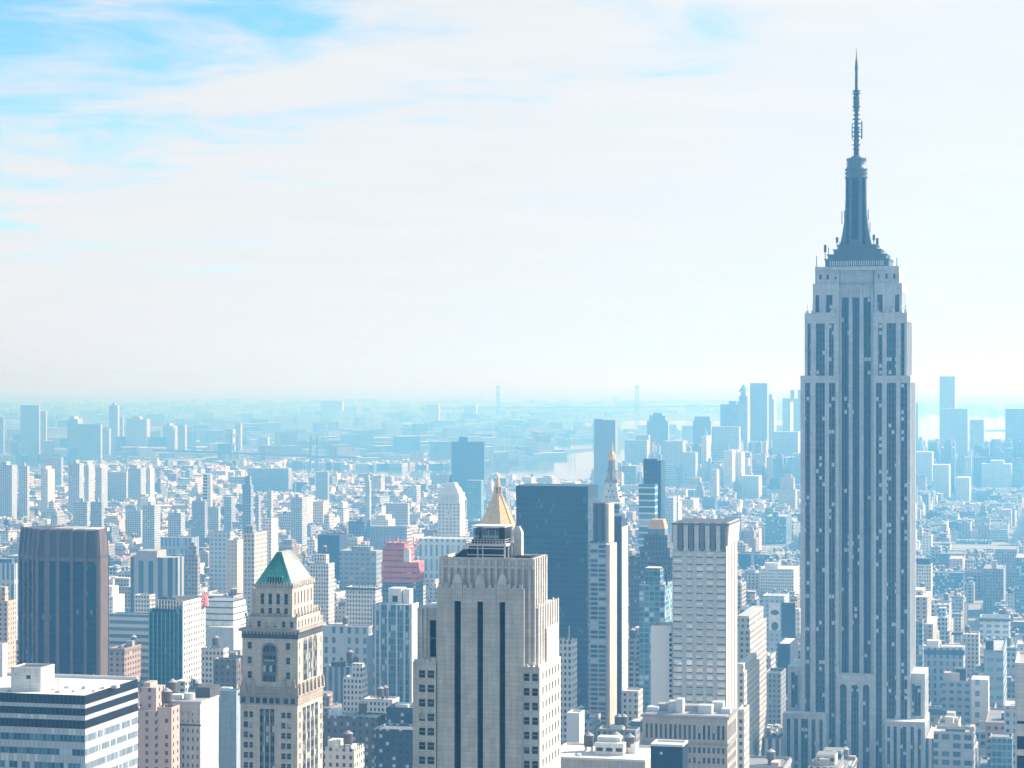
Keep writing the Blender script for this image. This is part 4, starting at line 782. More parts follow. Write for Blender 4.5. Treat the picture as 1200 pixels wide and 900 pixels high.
for i in range(5):
    v = D * (i + .1) / 5; cr.prism([(0.01, v), (.7, v), (.7, v + D / 5 - .8), (0.01, v + D / 5 - .8)], z0 + 2, z1, warm, None, [(0.01, v - .1), (1.4, v - .1), (1.4, v + D / 5 - .5), (0.01, v + D / 5 - .5)])
cr.box(W - .3, 1.6, -1.3, D, z1 - 1.2, z1 - .2, dcap, bottom=True, top=roofd); cr.build('crown', t.o)
# old limestone block in front of it
t = Tower('old_limestone_block', 'old limestone block with a colonnaded top storey, at the foot of the white gridded tower', OB, 852.5, 1000, xl=753, xb=863)
wins = []; W, D = -t.w, max(t.d, 26); Z = t.Z; z = Z(843); wb = MB(); os_ = stone('old_limestone', (.40, .37, .345), var=.25); tr = stone('old_trim', (.30, .28, .27))
cc = span(W + .8, -.8, 17, .52)
wall(t, wb, 'n', W, 0, 0, z, 0, os_, cc, [(Z(868), Z(851)), (Z(884), Z(877)), (Z(896), Z(889)), (Z(909), Z(902))], .6, wins, gp)
wall(t, wb, 'w', 0, D, 0, z, 0, os_, span(.8, D - .8, 7, .5), [(Z(868), Z(851)), (Z(884), Z(877)), (Z(896), Z(889)), (Z(909), Z(902))], .6, wins, gp)
wb.box(W - .8, .8, -.8, D, z, z + 1, tr, bottom=True); wb.box(W - .6, .6, -.6, D, Z(874), Z(872), tr, bottom=True); wb.box(W + .1, -.1, D, D + .3, 0, z, os_); wb.face([(W, D, 0), (W, 0, 0), (W, 0, z), (W, D, z)], os_)
wb.build('wall', t.o); panes(t, wins, 100)
rf = MB(); rf.box(W + .6, -.6, .4, D - .4, z + 1.01, z + 1.3, roofg); rf.build('roof', t.o)
rq = random.Random(5)
for px, w_, h, v in ((758, 5, 2, 6), (770, 7, 3, 10), (783, 5, 4.5, 8), (800, 8, 2.5, 12), (818, 6, 3.5, 6), (834, 5, 4, 14), (792, 3, 6, 5), (845, 4, 2, 8)):
    mb = MB(); x = t.X(px, v); mb.box(x, x + w_, v, v + 6, z + 1.3, z + 1.3 + h, rq.choice([roofw, roofg, steelw])); mb.build('roof_bulkhead', t.o)
# navy box building and white roof with equipment
t = Tower('navy_box_building', 'small dark navy windowless block with a white roof edge, at the bottom centre', OB, 800, 900, xl=762.5, xb=806)
mb = MB(); nv = stone('navy_metal', (.008, .014, .045), rough=.4, streak=False); mb.box(-t.w, 0, 0, t.d, 0, t.Z(875.5), nv, top=roofw); mb.build('wall', t.o); mb = MB(); mb.ring(-t.w - .1, .1, -.1, t.d + .1, t.Z(875.5), t.Z(873), .8, roofw); mb.build('parapet', t.o)
mb = MB(); mb.cyl(t.X(775), -.1, .01, .01, 0, 1, nv, 3)
mb = MB(); x = t.X(775); z = t.Z(885); mb.prism([(x - .5, -.5), (x + .5, -.5), (x + .5, -.02), (x - .5, -.02)], z, z + 1, steelw); mb.build('wall_light', t.o)
t = Tower('white_roofed_building', 'low building with a broad white roof crowded with vents, at the bottom centre', OB, 756, 950, xl=640, xb=770)
mb = MB(); z = t.Z(893); mb.box(-t.w, 0, 0, t.d + 10, 0, z, tanst, top=roofw); mb.ring(-t.w, 0, 0, t.d + 10, z, z + .8, .5, roofw); mb.build('wall', t.o)
for a, b, r, v, h in ((697, 731, 884, 14, 5), (700, 727, 878, 17, 7), (735, 745, 884, 20, 4), (676, 680, 889, 8, .8)):
    mb = MB(); x0, x1 = t.X(a, v), t.X(b, v); mb.box(x0, x1, v, v + 6, z + .01, z + h, white_wall, top=roofw); [mb.box(x0 + (x1 - x0) * k / 3 + .7, x0 + (x1 - x0) * (k + 1) / 3 - .7, v - .1, v - .02, z + h * .3, z + h * .6, gpd) for k in range(3)] if h > 4.5 else None; mb.build('roof_bulkhead', t.o)
for px, v in ((690, 30), (722, 34), (738, 30)): tank(t.o, t.X(px, v - 8), v - 8, z)
# right edge tower
t = Tower('black_banded_white_tower', 'white-clad tower with black window bands, cut by the right edge', OT, 1290, 700, xl=1189.5, xb=1330)
mb = MB(); wp_ = stone('white_panel', (.66, .64, .62), var=.08); W = -t.w; mb.box(W, 0, 0, 30, 0, t.Z(782), wp_, top=roofg)
mb.ring(W, 0, 0, 30, t.Z(782), t.Z(779.5), .6, wp_); mb.box(W - .02, .3, -.2, -.02, t.Z(806), t.Z(804.5), roofw, bottom=True); mb.build('wall', t.o)
for a, b in ((848, 851.5), (866, 881.5), (889, 904)): mb = MB(); mb.box(W + .6, 0, -.2, -.02, t.Z(b), t.Z(a), cells('edge_black', (.04, .04, .05), (.006, .008, .016), (.01, .02, .035), px=3, pz=90, fx=.97, fz=1, pblind=0, rough=.1), bottom=True); mb.build('black_band', t.o)
# glass grid block left of the foreground tower
t = Tower('striped_glass_block', 'pale blue glass block with white vertical stripes, left of the foreground limestone tower', OB, 482, 1500, xl=437, xb=489.5, bottom=830)
W, D, z = -t.w, t.d, t.Z(709); mb = MB(); mb.box(W, 0, 0, D, 0, z, cells('striped_glass', (.16, .27, .34), (.03, .10, .17), (.15, .3, .4), (.5, .62, .68), px=2.0, pz=4.4, fx=.84, fz=.72, pblind=.1, rough=.12), top=roofg); mb.build('glass_wall', t.o)
for px in (440, 445.5, 454.5, 465, 474, 481): mb = MB(); mb.box(t.X(px) - .55, t.X(px) + .55, -.5, -.02, 0, z + .5, steelw); mb.build('fin', t.o)
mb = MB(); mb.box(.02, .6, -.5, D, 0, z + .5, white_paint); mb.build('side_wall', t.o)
mb = MB(); v = 8; mb.box(t.X(455, v), t.X(470, v), v, v + 12, z, t.Z(690, 0, v), white_wall); mb.box(t.X(460, v), t.X(466, v), v - .1, v - .02, z + 1, z + 5, gpd); mb.box(t.X(471, v), t.X(479, v), v + 2, v + 10, z, t.Z(691, 0, v), white_wall); mb.build('roof_bulkhead', t.o)
# building under construction with red netting
t = Tower('netted_construction_tower', 'tower under construction wrapped in red netting above blue glass floors', OB, 488, 1900, xl=448, xb=496, bottom=720)
W, D, z = -t.w, t.d, t.Z(683); mb = MB(); mb.box(W, 0, 0, D, 0, z, cells('unfinished_glass', (.14, .2, .27), (.03, .08, .15), (.1, .2, .3), px=3, pz=3.8, fx=.85, fz=.7, rough=.15), top=roofg); mb.build('glass_wall', t.o)
red = cells('red_netting', (.62, .19, .18), (.22, .07, .09), (.42, .15, .16), (.6, .4, .4), px=4.0, pz=4.6, fx=.9, fz=.32, pblind=.1, rough=.8, roof=(.55, .35, .33), wvar=.3, ofz=1.5)
mb = MB(); mb.box(W - .6, .6, -.6, D + .6, z, t.Z(659), red); mb.build('netting', t.o)
mb = MB(); mb.box(W - .5, t.X(478, 2), 2, D, t.Z(659) + .02, t.Z(643), red); mb.box(W + 2, t.X(474, 5), 5, D - 2, t.Z(643), t.Z(637), red); mb.build('upper_netting', t.o)
mb = MB(); mb.box(t.X(473, 1), t.X(480, 1), 1, 5, t.Z(664), t.Z(644), white_wall, top=roofw); mb.build('hoist_tower', t.o)
mb = MB(); rq = random.Random(2)
for k in range(14): x = W + rq.random() * 26; v = 3 + rq.random() * 12; mb.bar((x, v, t.Z(643)), (x, v, t.Z(633 - 3 * rq.random())), .5, pk); 
for k in range(5): mb.bar((W + k * 6, 4, t.Z(637)), (W + k * 6 + 6, 4, t.Z(634)), .5, pk)
mb.build('scaffold', t.o)

# gold pyramid tower beyond the foreground one
t = Tower('gold_pyramid_tower', 'tower crowned by a tall gilded pyramid with a lantern, behind the centre limestone tower', OT, 604, 1900, xl=562, xb=622, bottom=660)
mb = MB(); W, D = -t.w, t.d; z0 = t.Z(622); mb.box(W - 2, 2, 0, D, 0, z0, stone('pale_tower_stone', (.55, .52, .47)), top=roofg); mb.build('wall', t.o)
zb, zt_ = t.Z(618), t.Z(581.5); cx = t.X(583.5, 15); cy = 15; R = 15.0
def octg(r, a0=pi / 8): return [(cx + r * cos(a0 + pi / 4 * i), cy + r * sin(a0 + pi / 4 * i)) for i in range(8)]
mb = MB(); mb.prism(octg(R + 1), z0 - 3, zb, tanst); mb.build('drum', t.o)
mb = MB(); mb.prism(octg(R), zb + .02, zt_, gold, None, octg(3.6)); 
for i in range(8): a, b = octg(R + .1)[i], octg(3.7)[i]; mb.bar((a[0], a[1], zb), (b[0], b[1], zt_), .55, gold)
mb.build('gold_pyramid', t.o)
mb = MB(); z1 = t.Z(572)
mb.prism(octg(4.0), zt_, zt_ + .8, gold); 
for i in range(8): p = octg(3.1)[i]; mb.bar((p[0], p[1], zt_ + .8), (p[0], p[1], z1), .75, gold)
mb.prism(octg(1.6), zt_ + .8, z1, stone('lantern_shadow', (.12, .09, .07))); mb.prism(octg(3.7), z1, z1 + .8, gold); mb.prism(octg(2.3), z1 + .8, t.Z(567), gold, None, octg(1.8)); mb.prism(octg(1.9), t.Z(567), t.Z(557.5), gold, None, octg(.12)); mb.build('lantern', t.o)
tx, tv = t.X(606, 4), 4
mb = MB(); mb.cyl(tx, tv, 3.2, 3.2, z0 - 12, t.Z(622), tanst, 8); mb.cyl(tx, tv, 3.3, .1, t.Z(622), t.Z(610), tanst, 8); mb.build('turret', t.o)
# clock tower with gilded cupola
t = Tower('campanile_tower', 'white campanile tower with a steep roof and gilded cupola, behind the slender pair', OT, 728, 2150, xl=705.5, xb=733.5, bottom=615)
ws = cells('campanile_wall', (.62, .60, .57), (.06, .08, .1), (.12, .14, .17), px=3.6, pz=4, fx=.35, fz=.4, roof=(.6, .6, .6)); W, D = -t.w, t.d
mb = MB(); mb.box(W, 0, 0, D, 0, t.Z(600), ws); mb.build('wall', t.o)
cx, cy = t.X(717.2, D / 2), D / 2; s2 = 8.3
def sq(r): return [(cx - r, cy - r), (cx + r, cy - r), (cx + r, cy + r), (cx - r, cy + r)]
wst = stone('campanile_stone', (.66, .64, .6)); mb = MB(); mb.prism(sq(8.6), t.Z(600), t.Z(586), wst); mb.prism(sq(8.2), t.Z(586), t.Z(566), wst, None, sq(5.0))
for r, n_ in ((592, 4), (583, 3), (576, 2), (570, 1)):
    w8 = 8.3 - (586 - r) * .14 if r < 586 else 8.6
    for i in range(n_): x = cx + (i - (n_ - 1) / 2) * 3.6; mb.box(x - .5, x + .5, cy - w8 - .5, cy - w8 + .8, t.Z(r + 1), t.Z(r - 1.3), steel, bottom=True); mb.box(cx + w8 - .8, cx + w8 + .5, cy + (x - cx) - .5, cy + (x - cx) + .5, t.Z(r + 1), t.Z(r - 1.3), steel, bottom=True)
mb.build('roof', t.o)
mb = MB(); dkc = stone('cupola_stone', (.28, .27, .27)); mb.prism(sq(6.2), t.Z(566), t.Z(563), dkc); mb.prism(octg(4.4), t.Z(563), t.Z(552), dkc, None, octg(3.6)); 
for i in range(8): p = octg(5)[i]; mb.bar((p[0], p[1], t.Z(563)), (p[0], p[1], t.Z(553)), .7, wst)
mb.prism(octg(5.2), t.Z(553), t.Z(551.5), dkc); mb.prism(octg(3.8), t.Z(551.5), t.Z(540), dkc, None, octg(3.2)); mb.build('belfry', t.o)
mb = MB(); mb.prism(octg(4.2), t.Z(540), t.Z(538.5), gold); mb.prism(octg(3.8), t.Z(538.5), t.Z(532), gold, None, octg(2.6)); mb.prism(octg(2.6), t.Z(532), t.Z(529), gold, None, octg(1.1)); mb.prism(octg(1.3), t.Z(529), t.Z(525), gold, None, octg(.9)); mb.prism(octg(.9), t.Z(525), t.Z(518), gold, None, octg(.1)); mb.build('gold_cupola', t.o)
# slim dark tower with banded lower part
t, W, D, z, zt = simple('slim_dark_tower', 'slim dark blue residential tower with a pale mast on top', AT, 754, 774.5, 776.5, 2200, 542, stone('slim_dark_glass', (.012, .04, .09), rough=.25, var=.3), bottom=610, depth=24)
mb = MB(); mb.box(t.X(754.5), t.X(767), -.3, -.02, t.Z(568), t.Z(544), m_dgl, bottom=True); mb.build('glass_face', t.o)
x = t.X(764.5, 10); mb = MB()
for sx in (-2.2, 2.2): mb.bar((x + sx, 10, z), (x + sx * .8, 10, t.Z(513, 0, 10)), .8, steelw)
for r in range(516, 541, 4): mb.bar((x - 2.2, 10, t.Z(r)), (x + 2.2, 10, t.Z(r)), .5, steelw)
mb.box(x - 8, x + 5, 6, 12, z + 1, z + 3.2, steel); mb.build('mast', t.o)
t, W, D, z, zt = simple('white_banded_tower', 'pale tower of white floor bands in front of the slim dark tower', AT, 748.5, 767.5, 768.5, 2150, 569, cells('thin_white_bands', (.62, .64, .64), (.05, .14, .22), (.2, .36, .45), px=60, pz=6, fx=1, fz=.74, pblind=.05), bottom=640, depth=14)
# clock tower, far
t = Tower('far_clock_tower', 'white clock tower with colonnade and bronze lantern, far beyond the red netting', 'clock tower', 539, 3000, xl=513, xb=545, bottom=640)
W, D = -t.w, t.d; ww = cells('clock_wall', (.66, .64, .6), (.12, .16, .2), (.2, .25, .3), px=5, pz=4.6, fx=.45, fz=.45, roof=(.7, .7, .68))
mb = MB(); mb.box(W, 0, 0, D, 0, t.Z(589), ww); mb.build('wall', t.o); cx, cy = W / 2, D / 2
mb = MB(); wst2 = stone('clock_stone', (.7, .68, .65)); h = -W / 2 - .6; mb.prism(sq(h), t.Z(589), t.Z(578), wst2); 
for i in range(6): x = cx + (i - 2.5) * 3.4; mb.box(x - .9, x + .9, cy - h - .3, cy - h - .02, t.Z(588), t.Z(580), gpl, bottom=True)
mb.prism(sq(h * .86), t.Z(578), t.Z(572), wst2, None, sq(h * .7)); mb.prism(sq(h * .6), t.Z(572), t.Z(566), wst2, None, sq(h * .42)); mb.build('colonnade', t.o)
mb = MB(); mb.prism(octg(3.2), t.Z(566), t.Z(560.5), stone('bronze_lantern', (.08, .16, .16)), None, octg(2.2)); mb.prism(octg(2.2), t.Z(560.5), t.Z(556), MATS['bronze_lantern'], None, octg(.2)); mb.build('lantern', t.o)
mb = MB(); v = -.3; pts = [(cx + 5.4 * cos(2 * pi * i / 20), v, t.Z(602) + 5.4 * sin(2 * pi * i / 20)) for i in range(20)]; mb.face(pts, wst2); mb.bar((cx, v - .2, t.Z(602)), (cx + 1.5, v - .2, t.Z(602) + 4), .7, steel); mb.bar((cx, v - .2, t.Z(602)), (cx - 3, v - .2, t.Z(602) + 1), .7, steel); mb.build('clock_face', t.o)
simple('classical_office_block', 'long pale block with tall pilastered windows at the foot of the far clock tower', OB, 491, 547, 560, 2850, 633, cells('pilaster_wall', (.62, .62, .6), (.08, .16, .22), (.18, .28, .36), px=7, pz=18, fx=.42, fz=.8), bottom=690)

# ---- left foreground pieces below the teal tower
simple('setback_pink_building', 'pink beige brick building with rooftop steps, right of the banded corner block', AB, 150, 189, 193, 980, 836, m_pink, bottom=900, depth=16, tiers=((164, 183, 186, 806, 3),), pent=[(168, 176, 800, beige, 5)])
simple('narrow_pink_building', 'narrow pink beige apartment block wedged between two taller ones', AB, 184, 201, 210.5, 940, 832, m_pink, bottom=900, tanks=1)
t = Tower('ornate_hotel_block', 'pale grey block with ovals under its cornice, beside the pyramid roofed tower', 'hotel', 235, 1000, xl=188, xb=256)
W, D, z = -t.w, t.d, t.Z(824); wins = []; wb = MB(); ps = stone('pale_grey_stone', (.50, .51, .52)); fl = [(a, b) for a, b in floors(t.Z(903), t.Z(852), 3.2, .3, .78)]
wall(t, wb, 'n', W, 0, 0, z, 0, ps, span(W + .5, -.3, 8, .34), fl + [(t.Z(847), t.Z(836))], .4, wins, gp); wall(t, wb, 'w', 0, D, 0, z, 0, white_wall, span(.5, D - .5, 11, .3), floors(t.Z(905), t.Z(840), 3.2, .3, .78), .4, wins, gp)
wb.box(W - .5, .5, -.5, D, z, z + .7, ps, bottom=True); wb.box(W - .3, .3, -.3, -.02, t.Z(851), t.Z(849), darkst, bottom=True); wb.face([(W, D, 0), (W, 0, 0), (W, 0, z), (W, D, z)], ps)
for i in range(4):
    x = W + (-W) * (i + .5) / 4; pts = [(x + 1.5 * cos(2 * pi * k / 14), -.08, t.Z(841) + 2.2 * sin(2 * pi * k / 14)) for k in range(14)]; wb.face(pts, gpd); wb.prism([(x - 2, -.4), (x + 2, -.4), (x + 2, -.02), (x - 2, -.02)], t.Z(834.5), t.Z(831), ps, None, [(x - .1, -.4), (x + .1, -.4), (x + .1, -.02), (x - .1, -.02)])
wb.build('wall', t.o); panes(t, wins, 100)
mb = MB(); mb.face([(W, 0, z + .71), (0, 0, z + .71), (0, D, z + .71), (W, D, z + .71)], roofg); mb.build('roof', t.o)
mb = MB(); v = 12; mb.box(t.X(229, v), t.X(246, v), v, v + 12, z + .72, t.Z(806, 0, v), roofd); mb.build('dark_bulkhead', t.o); mb = MB(); mb.cyl(t.X(222, 6), 6, 2.5, 2.5, z + .72, z + 3.4, steelw, 12); mb.box(t.X(196, 5), t.X(212, 5), 5, 9, z + .72, z + 2.6, white_wall); mb.build('cooling_tower', t.o); tank(t.o, t.X(202, 10), 10, z + .7)
simple('blue_grey_slab', 'plain blue grey slab with a rounded white edge, touching the pyramid roofed tower', OB, 252, 277, 283, 1060, 812, stone('blue_grey_render', (.34, .42, .48), var=.12), bottom=900, pent=[(258, 270, 806, steelw, 6)])
# ---- between the pyramid tower and the centre tower
simple('brown_brick_block', 'brown brick block with a cream cornice, low between the two foreground towers', OB, 376, 441, 452, 1180, 843, m_brk, bottom=900, roof=(.6, .58, .55), pent=[(385, 396, 832, white_wall, 8), (405, 414, 836, roofg, 6)], tanks=1)
simple('dark_brick_block', 'dark slate brick block with scattered lit windows, left of the centre limestone tower', OB, 439, 489, 492, 1130, 858, m_drk, depth=18, bottom=900)
simple('dark_brick_tower', 'dark slate brick building rising behind its lower twin, left of the centre limestone tower', OB, 453, 490, 493, 1180, 832, m_drk, depth=18, bottom=870, pent=[(463, 478, 826, roofw, 6)])
simple('small_cream_building', 'small cream building with stepped roof boxes at the bottom, between the foreground towers', AB, 380, 415, 427, 1040, 880, m_crm, pent=[(384, 396, 868, white_wall, 3), (400, 412, 874, white_wall, 6)], tanks=1)
simple('arcade_topped_block', 'grey block with a row of arched top windows right of the pyramid roof', OB, 376, 432, 438, 1700, 736, cells('arcade_wall', (.42, .45, .47), (.04, .09, .15), (.1, .18, .26), px=6, pz=7.5, fx=.42, fz=.62, pblind=.05), bottom=790, pent=[(392, 405, 731, roofw, 6)], tanks=1)
simple('colonnade_block', 'blue grey block with slim columns on its front, right of the pyramid roof tower', OB, 379, 418, 426, 1500, 784, cells('columns_wall', (.36, .44, .5), (.03, .1, .18), (.1, .2, .3), px=4, pz=60, fx=.55, fz=1, pblind=0), bottom=830, pent=[(388, 402, 776, roofd, 5)], tanks=2)
simple('white_stepped_house', 'bright white stepped apartment house below the striped glass block', AB, 402, 424, 431, 1400, 796, m_whg, bottom=840, tiers=((412, 424, 429, 778, 3),), tanks=1)
simple('long_white_low_block', 'long low white block with a band of dark windows near the striped glass block', OB, 425, 460, 468, 1350, 822, m_whg, bottom=850, tanks=2)
simple('tall_grey_chimney_slab', 'narrow grey slab with a lit tan edge at the left of the striped glass block', AB, 430, 436, 440, 1560, 748, stone('chimney_slab_stone', (.3, .33, .36)), bottom=820, depth=14)
simple('grey_gridded_slab', 'wide grey gridded office slab with lower shoulders, left of the red netting', OB, 398, 441, 445, 2200, 647, cells('grey_slab_wall', (.30, .34, .38), (.12, .17, .22), (.18, .24, .3), px=5.5, pz=4.6, fx=.62, fz=.5), bottom=690, depth=30, pent=[(412, 434, 641, m_grg, 6)])
simple('dark_angular_block', 'dark blue windowless block with a cut-back base, beyond the pyramid roof', OB, 372, 398, 399, 2600, 628, m_dark, bottom=655, depth=30)
simple('white_cluster_block', 'white stepped apartment block just right of the pyramid roof', AB, 363, 385, 392, 2000, 662, m_whg, bottom=710, tiers=((369, 382, 388, 650, 4),), tanks=1)
simple('white_low_grid_block', 'low white block of big square windows in front of the grey gridded slab', OB, 405, 440, 447, 1800, 690, m_whg, bottom=712, cornice=1.2)
# ---- left middle distance
t, W, D, z, zt = simple('striped_dark_slab', 'blue tower with broad pale vertical stripes, right of the bronze tower', OT, 153, 205, 207, 2000, 655, cells('stripe_wall', (.36, .38, .40), (.03, .09, .16), (.05, .12, .2), px=9, pz=900, fx=.5, fz=1, pblind=0, rough=.2), bottom=700, depth=30)
mb = MB(); mb.box(t.X(160, -1), t.X(184, -1), -1, 20, z - 2, t.Z(646), stone('plain_grey_cap', (.38, .38, .38)), bottom=True); mb.build('cap', t.o)
simple('ribbed_slab', 'pale blue ribbed slab with a stepped top and lit right side, behind the teal tower', AT, 203, 214, 216.5, 2050, 653, m_bal, bottom=697, depth=20)
simple('domed_top_tower', 'mid blue tower with a rounded stepped top, behind the teal tower', AT, 217, 231.5, 234, 2000, 652, m_grg, bottom=700, tiers=((220, 230, 232, 640, 3), (222, 228, 229, 636, 6)))
simple('long_arcaded_hospital', 'long grey blue block with a dark cornice line, beyond the striped dark slab', 'hospital', 188, 225, 233, 2700, 631, cells('hospital_wall', (.36, .44, .5), (.12, .2, .28), (.2, .3, .38), px=5, pz=20, fx=.5, fz=.85), bottom=652)
simple('gridded_square_block', 'square grey blue gridded block left of the cream pair of towers', OB, 245, 270, 274, 2400, 624, cells('square_grid', (.5, .55, .58), (.15, .25, .33), (.25, .35, .42), px=4.6, pz=4.6, fx=.55, fz=.5), bottom=655)
simple('cream_tower', 'cream sided apartment tower with blue front, left of the pyramid roof', AT, 285, 298, 313, 2100, 626, cells('two_tone_wall', (.60, .54, .48), (.1, .15, .2), (.2, .27, .33), px=3.4, pz=4, fx=.55, fz=.5), bottom=670, pent=[(287, 296, 616, m_grg, 3)])
simple('narrow_cream_tower', 'narrow cream tower half hidden behind a wider cream tower, above the green roof', AT, 266, 278, 285, 2200, 634, cells('cream_small_wall', (.62, .54, .47), (.2, .22, .25), (.3, .3, .3), px=3.4, pz=4, fx=.3, fz=.5), bottom=665)
t = Tower('louvred_white_block', 'large white block of sloping louvred floors, left of the pyramid roofed tower', 'exhibition hall', 274, 1700, xl=212, xb=284, bottom=770)
W, D = -t.w, t.d; mb = MB(); z0, z1 = t.Z(764), t.Z(716)
for i in range(8):
    za, zb_ = z0 + (z1 + 6 - z0) * i / 8, z0 + (z1 + 6 - z0) * (i + .8) / 8; s1 = 1.6 * i; mb.prism([(W + s1, s1), (-s1 * .4, s1), (-s1 * .4, D + 20), (W + s1, D + 20)], za, zb_, white_wall, roofw, [(W + s1 + 1, s1 + 1), (-s1 * .4 - .5, s1 + 1), (-s1 * .4 - .5, D + 20), (W + s1 + 1, D + 20)])
    mb.box(W + s1 + 2, -s1 * .4 - 1, s1 + 1.4, D + 19, zb_, zb_ + (z1 + 6 - z0) * .2 / 8 + .02, gpl)
mb.box(W, 0, 0, D + 20, 0, z0, white_wall); mb.build('louvred_wall', t.o)
mb = MB(); mb.box(t.X(255, 20), t.X(286, 20), -2, 16, 0, t.Z(735), stone('pale_grey_plane', (.5, .54, .58), var=.08), top=roofw); mb.build('side_block', t.o)
simple('white_low_office', 'low white office with dark strip windows, in front of the louvred white block', OB, 236, 262, 268, 1400, 762, m_whg, bottom=790, tanks=1)
simple('banded_low_block', 'white banded low block between the bronze and the teal towers', OB, 128, 178, 186, 1650, 722, cells('low_bands', (.6, .62, .62), (.1, .2, .28), (.2, .3, .38), px=40, pz=5, fx=1, fz=.5), bottom=760)
simple('pinkish_flat_block', 'brown flat-topped block with a dark bulkhead beside the pyramid roofed tower', AB, 250, 277, 283, 1300, 775, m_brk, bottom=815, roof=(.6, .56, .5))
simple('left_edge_gridded_block', 'pale gridded block at the left edge beside the bronze tower', OB, -15, 17, 21, 1900, 662, cells('edge_grid', (.55, .6, .62), (.1, .2, .28), (.2, .3, .38), px=4, pz=30, fx=.5, fz=.9), bottom=690, pent=[(-5, 14, 655, m_blgl, 5)])
simple('left_edge_pink_block', 'pinkish stepped block at the left edge below the pale gridded one', AB, -15, 9, 19, 1600, 706, m_beg, bottom=760, tiers=((-5, 6, 14, 688, 4),))
simple('white_edge_block', 'plain white block at the left edge just above the banded corner block', AB, -20, 3, 6, 1150, 757, white_wall, bottom=785, roofm=roofw)
simple('white_mid_block', 'white block with small square windows between the bronze and teal towers', AB, 157, 175, 182, 1800, 699, m_whg, bottom=722)
# ---- centre right, between the dark slab and the tallest tower
simple('white_service_block', 'white setback block tucked right of the centre limestone tower', OB, 652, 670, 673, 1250, 753, m_whg, bottom=812, depth=14, mast=(667, 733))
simple('white_blind_block', 'blank white lit block with one window column below the dark slab', AB, 664, 679, 682, 1150, 838, m_plain, bottom=872, depth=12, roofm=roofw)
simple('blue_grey_low_block', 'blue grey low block with roof sheds below the slender pair', AB, 700, 745, 750, 1200, 858, m_grg, bottom=880, tanks=2, pent=[(715, 730, 850, roofw, 5)])
simple('cream_office_step', 'pale block with a bright cornice between the slate blue tower and the glass tower', OB, 729, 748, 751, 1350, 812, m_crm, bottom=860, depth=14)
for i, (lab, xl, xr, xb, Y, top, ti) in enumerate((
    ('tall grey setback tower with cream lit steps, right of the white gridded tower', 862, 879, 899, 1400, 740, ((864, 878, 893, 722, 5),)),
    ('cream stepped shoulder building lower down the avenue, left of the art deco tower', 864, 872, 890, 1250, 790, ((864, 871, 884, 778, 4),)),
    ('narrow blue grey building with a white lit flank at the bottom of the avenue', 864, 872, 878, 1080, 834, ()))):
    simple('setback_building', lab, OB, xl, xr, xb, Y, top, m_crm if i else cells('setback_wall', (.50, .46, .43), (.05, .08, .12), (.12, .17, .22), px=3.4, pz=3.6, fx=.5, fz=.5), tiers=ti, bottom=890, tanks=0)
t, W, D, z, zt = simple('tank_topped_building', 'grey blue tower with a big dark round roof tank, right of the white gridded tower', OB, 864, 884, 889, 1900, 738, m_grg, bottom=770, tiers=((866, 882, 886, 733, 4),)); mb = MB(); mb.cyl(t.X(875.5, 10), 10, 5.6, 5.6, zt, t.Z(716), stone('dark_tank', (.03, .05, .09)), 20); mb.cyl(t.X(875.5, 10), 10, 5.8, .1, t.Z(716), t.Z(710), steelw, 20); mb.build('water_tank', t.o)
t, W, D, z, zt = simple('mural_building', 'blue grey building with a white painted mural panel on its wall', OB, 893, 919, 936, 1900, 700, cells('mural_wall', (.42, .50, .56), (.1, .2, .28), (.2, .3, .4), px=4, pz=4, fx=.4, fz=.4), bottom=760, depth=34)
mb = MB(); mb.box(t.X(901), t.X(914), -.3, -.02, t.Z(739), t.Z(707), white_paint, bottom=True)
for r, w_, h in ((718, 3.6, 2.2), (734, 3.0, 3.6)): mb.face([(t.X(908) + w_ * cos(2 * pi * k / 12), -.36, t.Z(r) + h * sin(2 * pi * k / 12)) for k in range(12)], stone('mural_blue', (.06, .12, .2), streak=False))
mb.build('mural_panel', t.o); mb = MB(); mb.box(t.X(916), t.X(932), -.5, -.02, t.Z(760), t.Z(706), m_dark); mb.build('dark_bay', t.o)
simple('gridded_corner_block', 'white gridded block behind the mural building, left of the art deco tower', OB, 890, 930, 937, 2500, 668, m_whg, bottom=700, pent=[(896, 912, 660, white_wall, 6)])
simple('white_parapet_block', 'low dark sided building with a white framed roof beside the avenue', OB, 896, 915, 921, 1600, 792, m_grg, bottom=860, roofm=roofd, parapet=2)
simple('wedge_roof_block', 'blue block with a bright white ledge below the mural', OB, 911, 926, 935, 1700, 756, m_dark, bottom=790, roofm=roofw)
simple('dark_flat_block', 'dark roofed low block with pale piers at the foot of the art deco tower', OB, 893, 915, 920, 1280, 868, cells('pier_wall', (.5, .5, .5), (.03, .06, .12), (.08, .14, .2), px=4, pz=60, fx=.5, fz=1), bottom=900, roofm=roofd)
simple('hazy_gridded_slab', 'pale blue slab standing in the haze just left of the tallest skyscraper', AT, 897, 921, 931, 3600, 606, m_blgl, bottom=650, pent=[(905, 912, 600, m_blgl, 6)])
simple('hazy_low_block', 'squat hazy block left of the pale blue slab', AB, 865, 880, 884, 2900, 650, m_dark, bottom=670)
